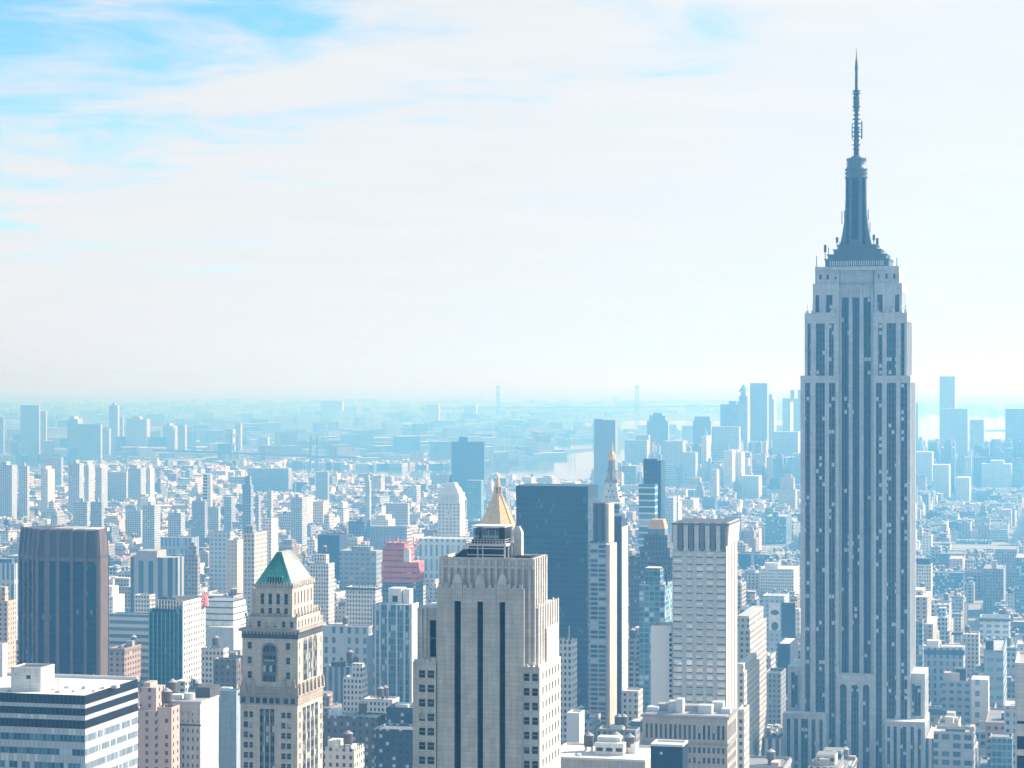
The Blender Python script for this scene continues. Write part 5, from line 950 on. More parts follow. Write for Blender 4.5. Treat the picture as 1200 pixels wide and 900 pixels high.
# ---- right of the tall tower
simple('narrow_blue_building', 'narrow blue building pressed against the right side of the art deco tower', AB, 1072, 1081, 1083, 1500, 730, m_blgl, depth=14, bottom=790)
simple('arched_cornice_loft', 'long grey loft with a deep dark cornice, right of the art deco tower', 'loft building', 1084, 1129, 1131, 1700, 763, cells('loft_wall', (.48, .50, .52), (.06, .12, .18), (.14, .22, .3), px=4.6, pz=5.5, fx=.4, fz=.6), bottom=790, pent=[(1086, 1100, 751, white_wall, 5), (1102, 1128, 758, white_wall, 6)], parapet=2, cornice=3)
t, W, D, z, zt = simple('white_corner_loft', 'grey loft with a bright white right-hand half and a peach roof house', 'loft building', 1104, 1138, 1157, 1500, 800, cells('grey_loft_wall', (.33, .36, .40), (.05, .1, .16), (.12, .2, .28), px=5, pz=4.6, fx=.55, fz=.45), bottom=830, depth=24, pent=[(1106, 1124, 789, tanst, 4), (1120, 1132, 784, m_dark, 8)])
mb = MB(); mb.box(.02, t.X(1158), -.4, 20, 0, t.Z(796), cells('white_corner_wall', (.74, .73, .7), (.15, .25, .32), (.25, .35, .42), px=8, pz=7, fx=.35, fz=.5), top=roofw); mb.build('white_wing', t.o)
simple('long_dark_cornice_loft', 'very long low loft with a dark blue cornice, lower right', 'loft building', 1088, 1166, 1170, 1550, 834, cells('long_loft_wall', (.40, .42, .45), (.07, .14, .2), (.16, .26, .34), px=3.6, pz=4.8, fx=.5, fz=.5), bottom=850, depth=26, parapet=2.5, roofm=stone('blue_roof', (.08, .18, .26)), tanks=3, cornice=3.4)
simple('curved_roof_loft', 'grey loft with big triple windows and a curved roof edge, bottom right', 'loft building', 1094, 1141, 1146, 1250, 862, cells('triple_wall', (.42, .43, .45), (.05, .1, .16), (.14, .22, .3), px=6, pz=4.6, fx=.68, fz=.6), bottom=900, depth=22, parapet=1.6, pent=[(1108, 1130, 855, roofd, 5), (1136, 1142, 852, tanst, 4)])
simple('peach_roof_annex', 'low annex with a pale peach roof right against the art deco tower', OB, 1085, 1107, 1113, 1290, 868, cells('annex_wall', (.5, .5, .5), (.04, .1, .2), (.1, .18, .28), px=4, pz=50, fx=.55, fz=1), bottom=900, roofm=stone('peach_roof', (.72, .58, .48), streak=False))
simple('grey_setback_loft', 'grey blue loft with a stepped white roof box, far right foreground', 'loft building', 1160, 1186, 1189, 1200, 868, m_blgl, bottom=900, depth=18, pent=[(1162, 1182, 864, m_grg, 5)])
simple('white_gridded_loft', 'white loft of wide paired windows, right of centre between taller lofts', 'loft building', 1148, 1183, 1186, 2000, 726, cells('wide_pair_wall', (.62, .64, .64), (.1, .2, .28), (.2, .32, .4), px=7, pz=5, fx=.62, fz=.5), bottom=760, depth=24, parapet=2, cornice=1.6)
simple('blue_brick_loft', 'blue grey tall loft with ribbon windows and a dark bulkhead, on the right', 'loft building', 1153, 1176, 1180, 1600, 764, cells('ribbon_wall', (.33, .38, .42), (.12, .22, .3), (.22, .32, .4), px=6, pz=6.5, fx=.75, fz=.4), bottom=830, pent=[(1155, 1164, 751, m_dark, 4)])
simple('twin_tone_loft', 'loft with a dark left flank and pale right front, right of the arched cornice loft', 'loft building', 1127, 1147, 1151, 1850, 745, m_crm, bottom=790, depth=20, pent=[(1115, 1128, 742, m_dark, 0.5)], tanks=1)
simple('hazy_gridded_block', 'white gridded block right beside the tall tower in the light haze', AB, 1068, 1091, 1094, 2300, 663, m_whg, bottom=700, depth=24, pent=[(1074, 1090, 655, m_dark, 4)])
simple('wide_blue_slab', 'wide plain blue slab in the haze right of the tall tower', OB, 1095, 1129, 1131, 2600, 672, m_blgl, bottom=700, depth=20)
simple('brick_topped_block', 'pale pinkish block standing behind the wide blue slab', AB, 1112, 1128, 1131, 2900, 656, m_pink, bottom=670)
simple('tank_and_tower_block', 'grey gridded apartment block with a small roof tower, far right in the haze', AB, 1152, 1176, 1179, 2500, 668, m_grg, bottom=700, pent=[(1162, 1168, 657, tanst, 4)])
simple('flat_hazy_slab', 'long pale roofed slab high on the right in the haze', OB, 1120, 1162, 1168, 3600, 634, m_blgl, bottom=650, roofm=roofw, depth=22)
simple('right_edge_tower', 'blue hazy tower cut by the right edge above the white loft', AT, 1190, 1215, 1220, 2400, 655, m_blgl, bottom=730)
simple('grey_office_right', 'grey block with white roof boxes near the right edge', OB, 1166, 1192, 1196, 2700, 645, m_grg, bottom=665)
# ================================================================ far towers standing in the haze: (left px, right px, lit side px, top row, distance, tint, form, label)
FARM = CITY
def far(name, label, cat, xl, xr, xb, Y, top, tint, group=None, tiers=(), th=TH, cap=None, sp=None, wp=(3.6, 3.8, .4)):
    t = Tower(name, label, cat, xr, Y, th, group, xl, xb, bottom=top + 30)
    mb = MB(); mb.tint = tint; mb.wp = wp; W, D = -t.w, max(8, t.d); z = t.Z(top); mb.box(W, 0, 0, D, 0, z, CITY, toptint=(.5, .5, .5)); mb.build('wall', t.o)
    for a, b, r in tiers:
        mb = MB(); mb.tint = tint; mb.wp = wp; v = 2; x0, x1 = t.X(a, v), t.X(b, v); z2 = t.Z(r, x1, v); mb.box(x0, x1, v, max(v + 4, D - v), z - .1, z2, CITY, toptint=(.5, .5, .5)); mb.build('upper_tier', t.o)
    if sp:
        a, r0, r1, rad = sp; x = t.X(a, D / 2); mb = MB(); mb.cyl(x, D / 2, rad, .3, t.Z(r0, x, D / 2), t.Z(r1, x, D / 2), steelw if rad < 3 else stone('green_spire', (.2, .35, .33)), 8); mb.build('spire', t.o)
    return t
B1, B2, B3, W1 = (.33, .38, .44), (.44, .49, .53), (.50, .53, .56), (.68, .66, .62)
# housing slabs by the river, left
SLABS = [(-8, 14, 20, 3900, 545, B2, 'topmost left housing slab, cut by the left edge, with a small dark bulkhead'),
 (22, 32, 34, 4000, 546, B3, 'narrow pale housing slab, second from the left edge'),
 (48, 56, 64, 4100, 550, W1, 'housing slab with a bright cream side, left'), (80, 93, 98, 4000, 543, B2, 'ribbed housing slab with a bright lit edge and roof box, left'),
 (99, 104, 111, 4200, 545, B3, 'thin housing slab with a chequered lit side'), (112, 119, 126, 4300, 548, B2, 'small housing slab beside the chequered one'),
 (150, 165, 171, 4500, 549, B2, 'wide housing slab with a pale pink edge'), (172, 176, 181, 4450, 549, W1, 'very thin housing slab with a pale lit face'),
 (86, 102, 105, 3200, 588, B2, 'nearer housing slab left of a matching narrow one'), (106, 119, 121, 3250, 588, B1, 'nearer housing slab, dark, right of its twin'),
 (167, 181, 188, 3100, 592, B2, 'nearer housing slab with a white gridded side, above the teal tower'), (197, 212, 217, 3150, 601, B2, 'low wide nearer slab, centre of the nearer row'),
 (225, 240, 243, 3200, 587, B1, 'dark nearer slab with white edges, near the right of the nearer row'), (244, 256, 258, 3300, 594, B2, 'last slab at the right of the nearer row'),
 (147, 165, 166, 3350, 598, B2, 'short slab left of the white gridded side one'), (341, 354, 360, 3300, 583, B2, 'housing slab standing alone right of the dark glass spire tower')]
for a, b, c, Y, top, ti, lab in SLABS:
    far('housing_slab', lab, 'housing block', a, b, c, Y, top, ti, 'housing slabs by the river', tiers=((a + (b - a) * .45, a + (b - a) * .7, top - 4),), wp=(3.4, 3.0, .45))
far('curved_glass_tower', 'slim teal blue glass tower with a pale pointed corner, among the left low-rises', AT, 284, 294, 297, 3000, 568, (.26, .36, .42), tiers=((287, 293, 558),))
far('striped_white_tower', 'slim tower with white striped front, left of the teal pointed one', AT, 238, 247, 248.5, 3600, 556, W1, wp=(60, 5, .8))
far('dark_slim_tower', 'narrow dark tower left of the teal pointed one', AT, 262, 271, 276, 3700, 582, B1)
far('pair_of_thin_towers', 'thin blue tower just right of the teal pointed one', AT, 299, 303, 306, 3200, 580, B1)
far('pale_thin_tower', 'thin pale tower second right of the teal pointed one', AT, 313, 318, 320, 3400, 575, B3)
far('blue_block', 'square blue block beyond the low rises, centre left', OB, 370, 384, 386, 4700, 553, B1)
far('setback_far_tower', 'small stepped tower beyond the low rises above the pyramid roof', OB, 428, 433, 435, 3600, 563, B2, tiers=((429, 432, 558),))
far('river_dark_block', 'wide dark housing mass beside the river, left centre', 'housing block', 290, 338, 342, 5200, 549, B1)
far('river_ribbed_block', 'long ribbed housing block beside the river, left', 'housing block', 126, 148, 150, 4600, 553, B2)
far('river_low_block', 'low dark block at the water line, left', 'housing block', 52, 72, 74, 5000, 536, B2)
far('grey_triangle_block', 'plain blue grey block right of the low rises, left of the far clock tower', OB, 452, 478, 480, 3300, 590, B2)
far('white_gridded_blockhouse', 'white industrial block with stepped roof among the low rises', 'factory', 435, 455, 463, 3200, 609, (.7, .7, .68), tiers=((440, 452, 604),))
far('dark_low_shed', 'long dark shed roof among the low rises, centre left', 'shed', 433, 474, 477, 3000, 617, B1)
far('church_like_tower', 'bright white block with a small spire among the low rises above the pyramid roof', 'church', 308, 318, 326, 2700, 608, (.74, .72, .68), sp=(316, 608, 594, 4))
far('brown_river_tower', 'big blue slab with a roof step standing alone by the bay', AT, 529, 567.5, 568, 4700, 517.5, (.10, .15, .23), tiers=((538, 548, 512),), wp=(3.6, 3.0, .2))
far('teal_low_tower', 'teal boxy building in front of the big lone slab', OB, 547, 564, 567, 3800, 563, (.18, .36, .42))
far('tall_white_edge_tower', 'ribbed blue tower with a white right edge, left of the downtown cluster', AT, 696, 721, 724, 4300, 492, (.22, .28, .34), tiers=((696, 706, 491),), wp=(3.2, 900, .5))
# Brooklyn side, very faint
for a, b, c, Y, top, lab in ((24, 46, 47, 7600, 475, 'widest faint tower across the river, far left'), (47, 54, 55, 7700, 482, 'small faint tower beside the widest one across the river'),
  (79, 91, 97, 7500, 491, 'faint stepped tower across the river, left'), (90, 118, 120, 7400, 497, 'wide faint block across the river, left'), (128, 138, 140, 7800, 475, 'slim tall faint tower across the river with a rounded top'),
  (139, 144, 145, 7900, 489, 'thin faint tower hugging the slim tall one'), (148, 172, 176, 7600, 491, 'faint twin-peaked block across the river'), (191, 203, 208, 7700, 499, 'ribbed faint tower across the river'),
  (209, 217, 219, 7700, 498, 'faint tower with a white side across the river'), (263, 273, 276, 7500, 503, 'faint square tower above the bridge tower'), (275, 282, 284, 7800, 496, 'faint narrow tower with a pink edge above the bridge tower'),
  (-6, 4, 5, 7600, 489, 'faint tower cut by the left edge across the river'), (376, 401, 403, 14000, 470, 'very faint broad block on the horizon, centre left'), (500, 514, 516, 13500, 474, 'very faint block on the horizon left of the bridge'),
  (544, 558, 560, 13800, 475, 'very faint block on the horizon beside the bridge'), (302, 314, 316, 7600, 512, 'faint low block right of the bridge tower'), (120, 128, 130, 7500, 502, 'faint low block left of the slim tall tower')):
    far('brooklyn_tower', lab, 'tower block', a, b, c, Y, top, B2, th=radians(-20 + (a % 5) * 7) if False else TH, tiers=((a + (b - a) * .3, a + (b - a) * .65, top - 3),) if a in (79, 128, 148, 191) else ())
# downtown cluster
DT = [(732, 758, 760, 5600, 516, B2, (), None, 'stepped hazy office block at the left of the downtown cluster'),
 (745, 760, 762, 5800, 510, B2, (), None, 'hazy block rising behind the stepped one, downtown left'),
 (758, 783, 784.5, 6300, 493, B1, ((761, 780, 487), (765, 776, 484)), None, 'dark stepped tower with a shallow crown, downtown left'),
 (776, 800, 804, 5500, 517, B2, (), None, 'wide hazy slab right of the shallow crowned tower'),
 (812, 833, 835, 6200, 493, B1, ((814, 832, 488),), None, 'flat topped downtown tower behind the white pointed one'),
 (822, 828, 833, 5400, 511, W1, (), (826, 512, 500, 9), 'white pointed setback tower downtown'),
 (834, 866, 868, 5700, 500, B2, (), None, 'broad flat hazy block, middle of downtown'),
 (844, 864, 866, 6400, 474, B1, ((854, 863, 470),), None, 'boxy tower with a raised right part, left of the green spire'),
 (864, 876, 880, 6000, 470, B2, ((866, 876, 464), (868, 874, 458)), (871.5, 459, 450, 14), 'downtown tower with a pointed pale green spire'),
 (879, 899, 901, 5900, 449, B1, (), None, 'tallest downtown tower, flat topped and faceted'),
 (898, 907, 910, 6300, 468, B2, ((898, 905, 462),), None, 'downtown tower with sloping shoulders right of the tallest'),
 (905, 935, 938, 5600, 506, B2, (), None, 'low hazy mass just left of the art deco tower'),
 (917, 926, 930, 6500, 467, B2, ((926, 931, 457),), None, 'stepped pale tower hidden partly by the art deco tower'),
 (928, 942, 945, 6600, 457, B2, (), None, 'pale tower touching the left edge of the art deco tower'),
 (848, 858, 862, 5000, 528, W1, (), (853, 528, 520, 6), 'pale white setback tower with small pyramid, lower downtown'),
 (860, 869, 873, 5050, 530, W1, (), None, 'pale white setback tower right of its pyramid-topped neighbour'),
 (832, 840, 843, 4600, 553, B3, ((834, 840, 550),), None, 'small domed tower in the haze below downtown'),
 (800, 815, 818, 5200, 530, B2, (), None, 'low hazy block below the white pointed tower'),
 (780, 789, 793, 3300, 583, B2, (), None, 'pale tower with a pink edge above the fluted crown'),
 (792, 795, 799, 3400, 588, W1, (), None, 'thin cream gridded tower above the fluted crown'),
 (868, 889, 893, 5000, 558, B3, (), None, 'squat hazy block with a pink lit edge, below downtown'),
 (1069, 1075, 1076, 6000, 472, B2, (), None, 'sliver of pale tower at the right edge of the art deco tower'),
 (1066, 1092, 1099, 5200, 530, B2, (), None, 'broad pale mass right of the art deco tower'),
 (1077, 1081, 1082, 6400, 512, B2, (), (1089, 530, 513, 4), 'small pale tower with a needle, right of the art deco tower'),
 (1101, 1119, 1128, 6000, 441, B2, (), None, 'tall pale tower partly hidden by a broader block, right'),
 (1103, 1134, 1135, 5600, 479, B2, (), None, 'broad pale block in front of the tallest one on the right'),
 (1136.5, 1153, 1154, 5700, 492, B2, (), None, 'slim flat pale tower between two big pale ones, right'),
 (1178, 1215, 1220, 5400, 479, B1, (), None, 'big pale tower cut by the right edge of the photo'),
 (1150, 1185, 1188, 5200, 544, B3, ((1160, 1176, 540),), None, 'low pale mass below the big right edge tower'),
 (1093, 1112, 1114, 5000, 545, B3, (), None, 'low pale block below the tallest right hand tower'),
 (1120, 1136, 1140, 4700, 560, B3, (), None, 'squat pale block low in the right hand haze')]
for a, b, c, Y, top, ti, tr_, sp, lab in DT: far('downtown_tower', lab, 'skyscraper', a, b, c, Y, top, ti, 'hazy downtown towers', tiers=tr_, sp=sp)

# ================================================================ bridges and harbour cranes
def bridge(name, label, p0, p1, towers, zdeck, ztop, thick, tw, cable=True, m=None, style='steel'):
    """p0, p1: ends on the ground (x, y); towers: fractions along the deck"""
    m = m or stone('bridge_steel', (.26, .31, .35), streak=False); o = bpy.data.objects.new(name, None); COL.objects.link(o); o.location = (p0[0], p0[1], 0); o['label'] = label; o['category'] = 'bridge'
    dx, dy = p1[0] - p0[0], p1[1] - p0[1]; L = math.hypot(dx, dy); ux, uy = dx / L, dy / L; nx, ny = -uy, ux
    P = lambda s, o_, z: (ux * s + nx * o_, uy * s + ny * o_, z)
    mb = MB(); mb.bar(P(0, 0, zdeck), P(L, 0, zdeck), thick, m)
    for k in range(int(L / 120)): mb.bar(P(60 + k * 120, 0, 0), P(60 + k * 120, 0, zdeck), thick * .35, m) if all(abs((60 + k * 120) / L - f) > .28 for f in towers) else None
    mb.build('deck', o)
    for f in towers:
        mb = MB()
        for s_ in (-1, 1): mb.bar(P(f * L, s_ * tw, 0), P(f * L, s_ * tw * .85, ztop), tw * .5, m)
        for z in (ztop * .97, ztop * .72, zdeck * 1.1): mb.bar(P(f * L, -tw, z), P(f * L, tw, z), tw * .4, m)
        mb.build('bridge_tower', o)
    for s_ in (-1, 1):
        mb = MB(); pts = [0] + [f for f in towers] + [1]
        for i in range(len(pts) - 1):
            a, b = pts[i], pts[i + 1]; za = ztop if 0 < a < 1 else zdeck; zb = ztop if 0 < b < 1 else zdeck; n = 16; prev = None
            for j in range(n + 1):
                u = j / n; z = za + (zb - za) * u - (4 * u * (1 - u)) * ((min(za, zb) - zdeck) * .93 if za == zb else (ztop - zdeck) * .22)
                q = P((a + (b - a) * u) * L, s_ * tw * .8, z)
                if prev: mb.bar(prev, q, max(.5, thick * .06), m)
                prev = q
        mb.build('cable', o)
vx = lambda px, Y: (kx(px) * Y, Y)
vm = stone('narrows_steel', (.12, .15, .18), streak=False)
bridge('suspension_bridge', 'very faint long suspension bridge with two tall towers on the horizon', vx(490, 15200), vx(850, 16500), ((kx(584) * 15800 - kx(490) * 15200) / (kx(850) * 16500 - kx(490) * 15200), .695), 72, 222, 9, 15, m=vm)
bridge('river_bridge', 'faint steel suspension bridge crossing the river with a broad open tower, left', vx(180, 7000), vx(420, 6300), (.42, .80), 45, 100, 6, 13)
bridge('girder_bridge', 'long faint girder bridge low over the river, far left', vx(60, 5700), vx(240, 6300), (.45,), 42, 62, 5, 9)
crm = stone('crane_blue', (.22, .36, .44), streak=False)
for px, Y, lab in ((602, 8600, 'harbour crane, left one of a pair left of the bay'), (611, 8600, 'harbour crane, right one of a pair left of the bay'), (664, 8700, 'harbour crane with raised boom, left one of the right-hand pair'), (671, 8700, 'harbour crane with raised boom, right one of the right-hand pair')):
    o = bpy.data.objects.new('harbour_crane', None); COL.objects.link(o); o.location = (kx(px) * Y, Y, 0); o['label'] = lab; o['category'] = 'crane'; o['group'] = 'harbour cranes'
    mb = MB(); 
    for sx in (-9, 9):
        for sy in (-7, 7): mb.bar((sx, sy, 0), (sx * .8, sy, 45), 2, crm)
    mb.bar((-9, 0, 45), (9, 0, 45), 4, crm); mb.bar((-9, 0, 22), (9, 0, 22), 2, crm); mb.build('frame', o)
    mb = MB(); mb.bar((6, 0, 45), (12 if px % 2 else 18, 0, 92), 2.2, crm); mb.bar((-6, 0, 45), (-2, 0, 62), 2, crm); mb.bar((-2, 0, 62), (12, 0, 80), 1, crm); mb.build('boom', o)

# ================================================================ hills on the horizon
hmn = NB('far_woods'); tc = hmn.n('ShaderNodeTexCoord'); hmn.l(hmn.mix(hmn.noise(tc.outputs['Object'], .003, 6), (.05, .07, .06), (.16, .17, .16)), hmn.b.inputs['Base Color']); hmn.b.inputs['Roughness'].default_value = .95
mb = MB(); rr = random.Random(11)
for (x0, x1, y0, y1, hh) in ((-9000, 2600, 14500, 21000, 34), (-1500, 5200, 19000, 26000, 70), (3600, 14000, 24000, 32000, 60), (-14000, -2000, 24000, 34000, 60)):
    nx_, ny_ = 44, 8; g = [[(x0 + (x1 - x0) * i / nx_, y0 + (y1 - y0) * j / ny_, (hh * (.55 + .3 * sin(i * .35 + y0) + .2 * rr.random()) * sin(pi * j / ny_) * min(1, i / 6, (nx_ - i) / 6)) + 1.0 - (3 if j in (0, ny_) or i in (0, nx_) else 0)) for j in range(ny_ + 1)] for i in range(nx_ + 1)]
    for i in range(nx_):
        for j in range(ny_): mb.face([g[i][j], g[i + 1][j], g[i + 1][j + 1], g[i][j + 1]], hmn.m)
o = mb.build('hills'); o['kind'] = 'structure'
# ================================================================ the rest of the city, lot by lot on its street grid
RC = random.Random(20)
PAL = [((.62, .60, .56), 'white'), ((.70, .69, .66), 'bright white'), ((.52, .45, .38), 'tan'), ((.40, .40, .40), 'grey'), ((.28, .30, .33), 'slate grey'), ((.33, .24, .20), 'brown'), ((.14, .17, .22), 'dark blue'), ((.55, .53, .50), 'cream'), ((.36, .26, .22), 'brick red'), ((.22, .26, .3), 'steel grey')]
PW = [6, 4, 5, 5, 4, 3, 3, 5, 2, 3]
def to_grid(x, y): return x * CT - y * ST, x * ST + y * CT        # world -> (u right, v back)
def to_world(u, v): return u * CT + v * ST, -u * ST + v * CT
def blocked(x, y, r, hw=0):
    for (rx, ry, x0, x1, v0, v1, th, pl, pr, Y, bot) in REG:
        dx, dy = x - rx, y - ry
        if abs(dx) > 250 or abs(dy) > 250: continue
        a = dx * cos(th) - dy * sin(th); b = dx * sin(th) + dy * cos(th)
        if x0 - r < a < x1 + r and v0 - r < b < v1 + r: return True
    return False
def maxh(px0, px1, Y, h):
    """keep every landmark visible down to the row where the photo loses it"""
    for (rx, ry, x0, x1, v0, v1, th, pl, pr, Yh, bot) in REG:
        if Yh > Y and px1 > pl - 1 and px0 < pr + 1:
            lim = HC - (bot - EYE) / F * Y
            if h > lim: h = lim
    return h
LOTS = []
# Manhattan: avenues run away from the camera, streets across
u = -2600
aves = []
while u < 2600: wblk = RC.choice((130, 145, 240)); aves.append((u, u + wblk)); u += wblk + 30
v = 700
while v < 7000:
    deep = 62
    for (u0, u1) in aves:
        x, y = to_world((u0 + u1) / 2, v + 30)
        if y < 950 or y > 7200: continue
        px = 600 + F * x / y
        if px < -160 or px > 1360: continue
        uu = u0 + RC.random() * 3
        while uu < u1 - 8:
            w_ = min(u1 - uu, RC.choice((9, 12, 15, 18, 22, 26, 34, 45) if y < 2300 else (7, 8, 10, 12, 14, 18, 24, 32)) * (1.0 if y < 4500 else 1.3))
            big = w_ > 30 and RC.random() < .5
            for half in ((0, 62),) if big else ((0, 27 + 5 * RC.random()), (33, 62)):
                d_ = half[1] - half[0]
                cx_, cy_ = to_world(uu + w_ / 2, v + half[0] + d_ / 2)
                LOTS.append((uu, v + half[0], w_ - .15 * RC.random(), d_, cx_, cy_))
            uu += w_
    v += deep + 18
city = []
for (u0, v0, w_, d_, cx_, cy_) in LOTS:
    px = 600 + F * cx_ / cy_; row0 = EYE + F * HC / cy_
    if px < -60 or px > 1260: continue
    if row0 < 546 - (14 if px < 560 else 0): continue
    if inpoly(px, row0) or inpoly(px, row0 - 2): continue
    r = RC.random()
    if cy_ < 1500: h = 22 + 40 * r * r + (25 if RC.random() < .3 else 0)
    elif cy_ < 2400: h = 20 + 38 * r * r + (35 * RC.random() if RC.random() < .18 else 0)
    elif cy_ < 3600: h = 13 + 22 * r * r + (35 * RC.random() if RC.random() < .10 else 0)
    elif cy_ < 5200: h = 12 + 18 * r * r + (40 * RC.random() if RC.random() < .05 else 0)
    else: h = 14 + 30 * r * r + (120 * RC.random() + 20 if px > 720 and RC.random() < .4 else 0) + (40 if px > 720 else 0) * r
    if px > 880 and cy_ > 2200: h *= 1.15
    if w_ < 11: h = min(h, 24)
    if cy_ > 4500: h = min(h, HC - ((518 if px > 740 else 540) - EYE) / F * cy_)
    if row0 < 575 and 330 < px < 715: h = 8 + 8 * r
    if blocked(cx_, cy_, max(w_, d_) * .5): continue
    hw = w_ / cy_ * F / 2 + 4
    h = maxh(px - hw, px + hw, cy_ - d_ / 2, h)
    if h < 7: continue
    col_, cname = RC.choices(PAL, PW)[0]
    k = .8 + .4 * RC.random(); col_ = tuple(min(.78, c * k) for c in col_)
    wp = (RC.uniform(2.6, 5.0), RC.uniform(3.3, 4.6), RC.choice((.3, .38, .45, .55, .65)))
    rt = RC.choice([(.72, .72, .70), (.62, .62, .61), (.55, .55, .54), (.40, .41, .42), (.26, .27, .28), (.12, .13, .14), (.66, .62, .56)])
    city.append(dict(u=u0, v=v0, w=w_, d=d_, h=h, x=cx_, y=cy_, px=px, col=col_, cn=cname, wp=wp, rt=rt, step=(h > 34 and RC.random() < .55), seed=RC.random()))
def draw(mb, b, lx, ly, part=None, each=None):
    """all of one building in coordinates where its front left corner is (lx, ly)"""
    q = random.Random(int(b['seed'] * 1e6)); w_, d_, h = b['w'], b['d'], b['h']; near = b['y'] < 5000
    mb.tint = b['col']; mb.wp = b['wp']; x0, x1, y0, y1 = lx, lx + w_, ly, ly + d_
    tops = []
    if part in (None, 'wall'):
        if b['step']:
            h1 = h * q.uniform(.62, .82); s1 = min(w_, d_) * .14
            mb.box(x0, x1, y0, y1, 0, h1, CITY, toptint=b['rt']); mb.box(x0 + s1, x1 - s1, y0 + s1, y1 - s1, h1, h, CITY, toptint=b['rt'])
        else: mb.box(x0, x1, y0, y1, 0, h, CITY, toptint=b['rt'])
        if b['step'] and h > 42 and w_ > 14: mb.box(x0 + w_ * .3, x1 - w_ * .26, y0 + d_ * .3, y1 - d_ * .28, h, h + q.uniform(4, 9), CITY, toptint=b['rt'])
        if near and q.random() < .45:     # belt course and cornice
            c0 = mb.tint; mb.wp = (3, 4, 0); mb.tint = q.choice([tuple(c * .7 for c in b['col']), tuple(min(.75, c * 1.3) for c in b['col']), (.12, .16, .2)])
            hb = h if not b['step'] else h1; mb.box(x0 - .5, x1 + .5, y0 - .5, y0 - .01, hb - 1.4, hb + .2, CITY, bottom=True); mb.box(x1 + .01, x1 + .5, y0 - .01, y1, hb - 1.4, hb + .2, CITY, bottom=True); mb.tint = c0
        if near and not b['step']: mb.wp = (3, 4, 0); mb.ring(x0, x1, y0, y1, h - .02, h + 1.1, .5, CITY)
    s1 = min(w_, d_) * .14 if b['step'] else 0; x0 += s1; x1 -= s1; y0 += s1; y1 -= s1
    if part in (None, 'roof'):
        mb.wp = (3, 4, 0); n = q.randint(1, 3) if near else 1
        for k in range(n):
            bw = min((x1 - x0) * .4, q.uniform(3, 9)); bd = min((y1 - y0) * .4, q.uniform(3, 9)); bx = q.uniform(x0 + .6, x1 - bw - .6); by = q.uniform(y0 + .6, y1 - bd - .6)
            c = q.choice([b['col'], (.68, .67, .65), (.4, .4, .4), (.5, .34, .27), (.12, .14, .17)]); mb.tint = c; mb.box(bx, bx + bw, by, by + bd, h - .3, h + q.uniform(2, 5) , CITY, toptint=q.choice([(.7, .7, .68), (.45, .45, .45)]))
            if each: mb.build('roof_bulkhead', each); mb = MB(); mb.wp = (3, 4, 0)
        if near:
            for k in range(q.randint(1, 5)):
                bx = q.uniform(x0 + 1, x1 - 2); by = q.uniform(y0 + 1, y1 - 2); mb.tint = q.choice([(.7, .7, .7), (.3, .32, .34)]); mb.box(bx, bx + q.uniform(.8, 2.2), by, by + q.uniform(.8, 2.2), h - .2, h + q.uniform(.8, 2), CITY)
                if each: mb.build('roof_vent', each); mb = MB(); mb.wp = (3, 4, 0)
def tankmesh(mb, q, x, y, z):
    mb.wp = (3, 4, 0); mb.tint = q.choice([(.13, .1, .08), (.2, .18, .16), (.1, .12, .14)]); r = q.uniform(1.7, 2.4); mb.cyl(x, y, r, r, z + 2.6, z + 6.6, CITY, 8); mb.tint = (.5, .5, .5); mb.cyl(x, y, r * 1.1, 0, z + 6.6, z + 8.2, CITY, 8)
    mb.tint = (.1, .1, .1); mb.box(x - r * .6, x + r * .6, y - r * .6, y + r * .6, z, z + 2.6, CITY)
# coarse visibility: paint lots and landmarks far to near, count what stays in view
GW, GH = 600, 450; buf = [[-1] * GW for _ in range(GH)]
items = [(b['y'] - b['d'] / 2, i) for i, b in enumerate(city)] + [(r[9], -2 - k) for k, r in enumerate(REG)]
LTOP = {}
for o in list(COL.objects):
    if o.parent is None and o.type == 'EMPTY':
        z = 0
        for c in o.children:
            if c.type == 'MESH' and c.data.vertices: z = max(z, max(v_.co.z for v_ in c.data.vertices))
        LTOP[(round(o.location.x, 1), round(o.location.y, 1))] = (z, o.get('label', ''), o.name)
for dist, i in sorted(items, reverse=True):
    if i >= 0: b = city[i]; pw = (b['w'] + b['d'] * .3) / b['y'] * F; a, c = b['px'] - pw / 2, b['px'] + pw / 2; top = EYE + (HC - b['h']) / dist * F; bot = EYE + HC / dist * F
    else: r = REG[-2 - i]; a, c = r[7], r[8]; z = LTOP.get((round(r[0], 1), round(r[1], 1)), (60,))[0]; top = EYE + (HC - z) / dist * F; bot = 900
    for yy in range(max(0, int(top / 2)), min(GH, int(bot / 2) + 1)):
        row = buf[yy]
        for xx in range(max(0, int(a / 2)), min(GW, int(c / 2) + 1)): row[xx] = i
vis = {}
for yy in range(GH):
    for xx in range(GW):
        i = buf[yy][xx]
        if i >= 0:
            s_ = vis.setdefault(i, [0, 0, 0]); s_[0] += 1; s_[1] += xx * 2; s_[2] += yy * 2
order = sorted(vis, key=lambda i: -vis[i][0]); solo = order[:300]; solos = set(solo)
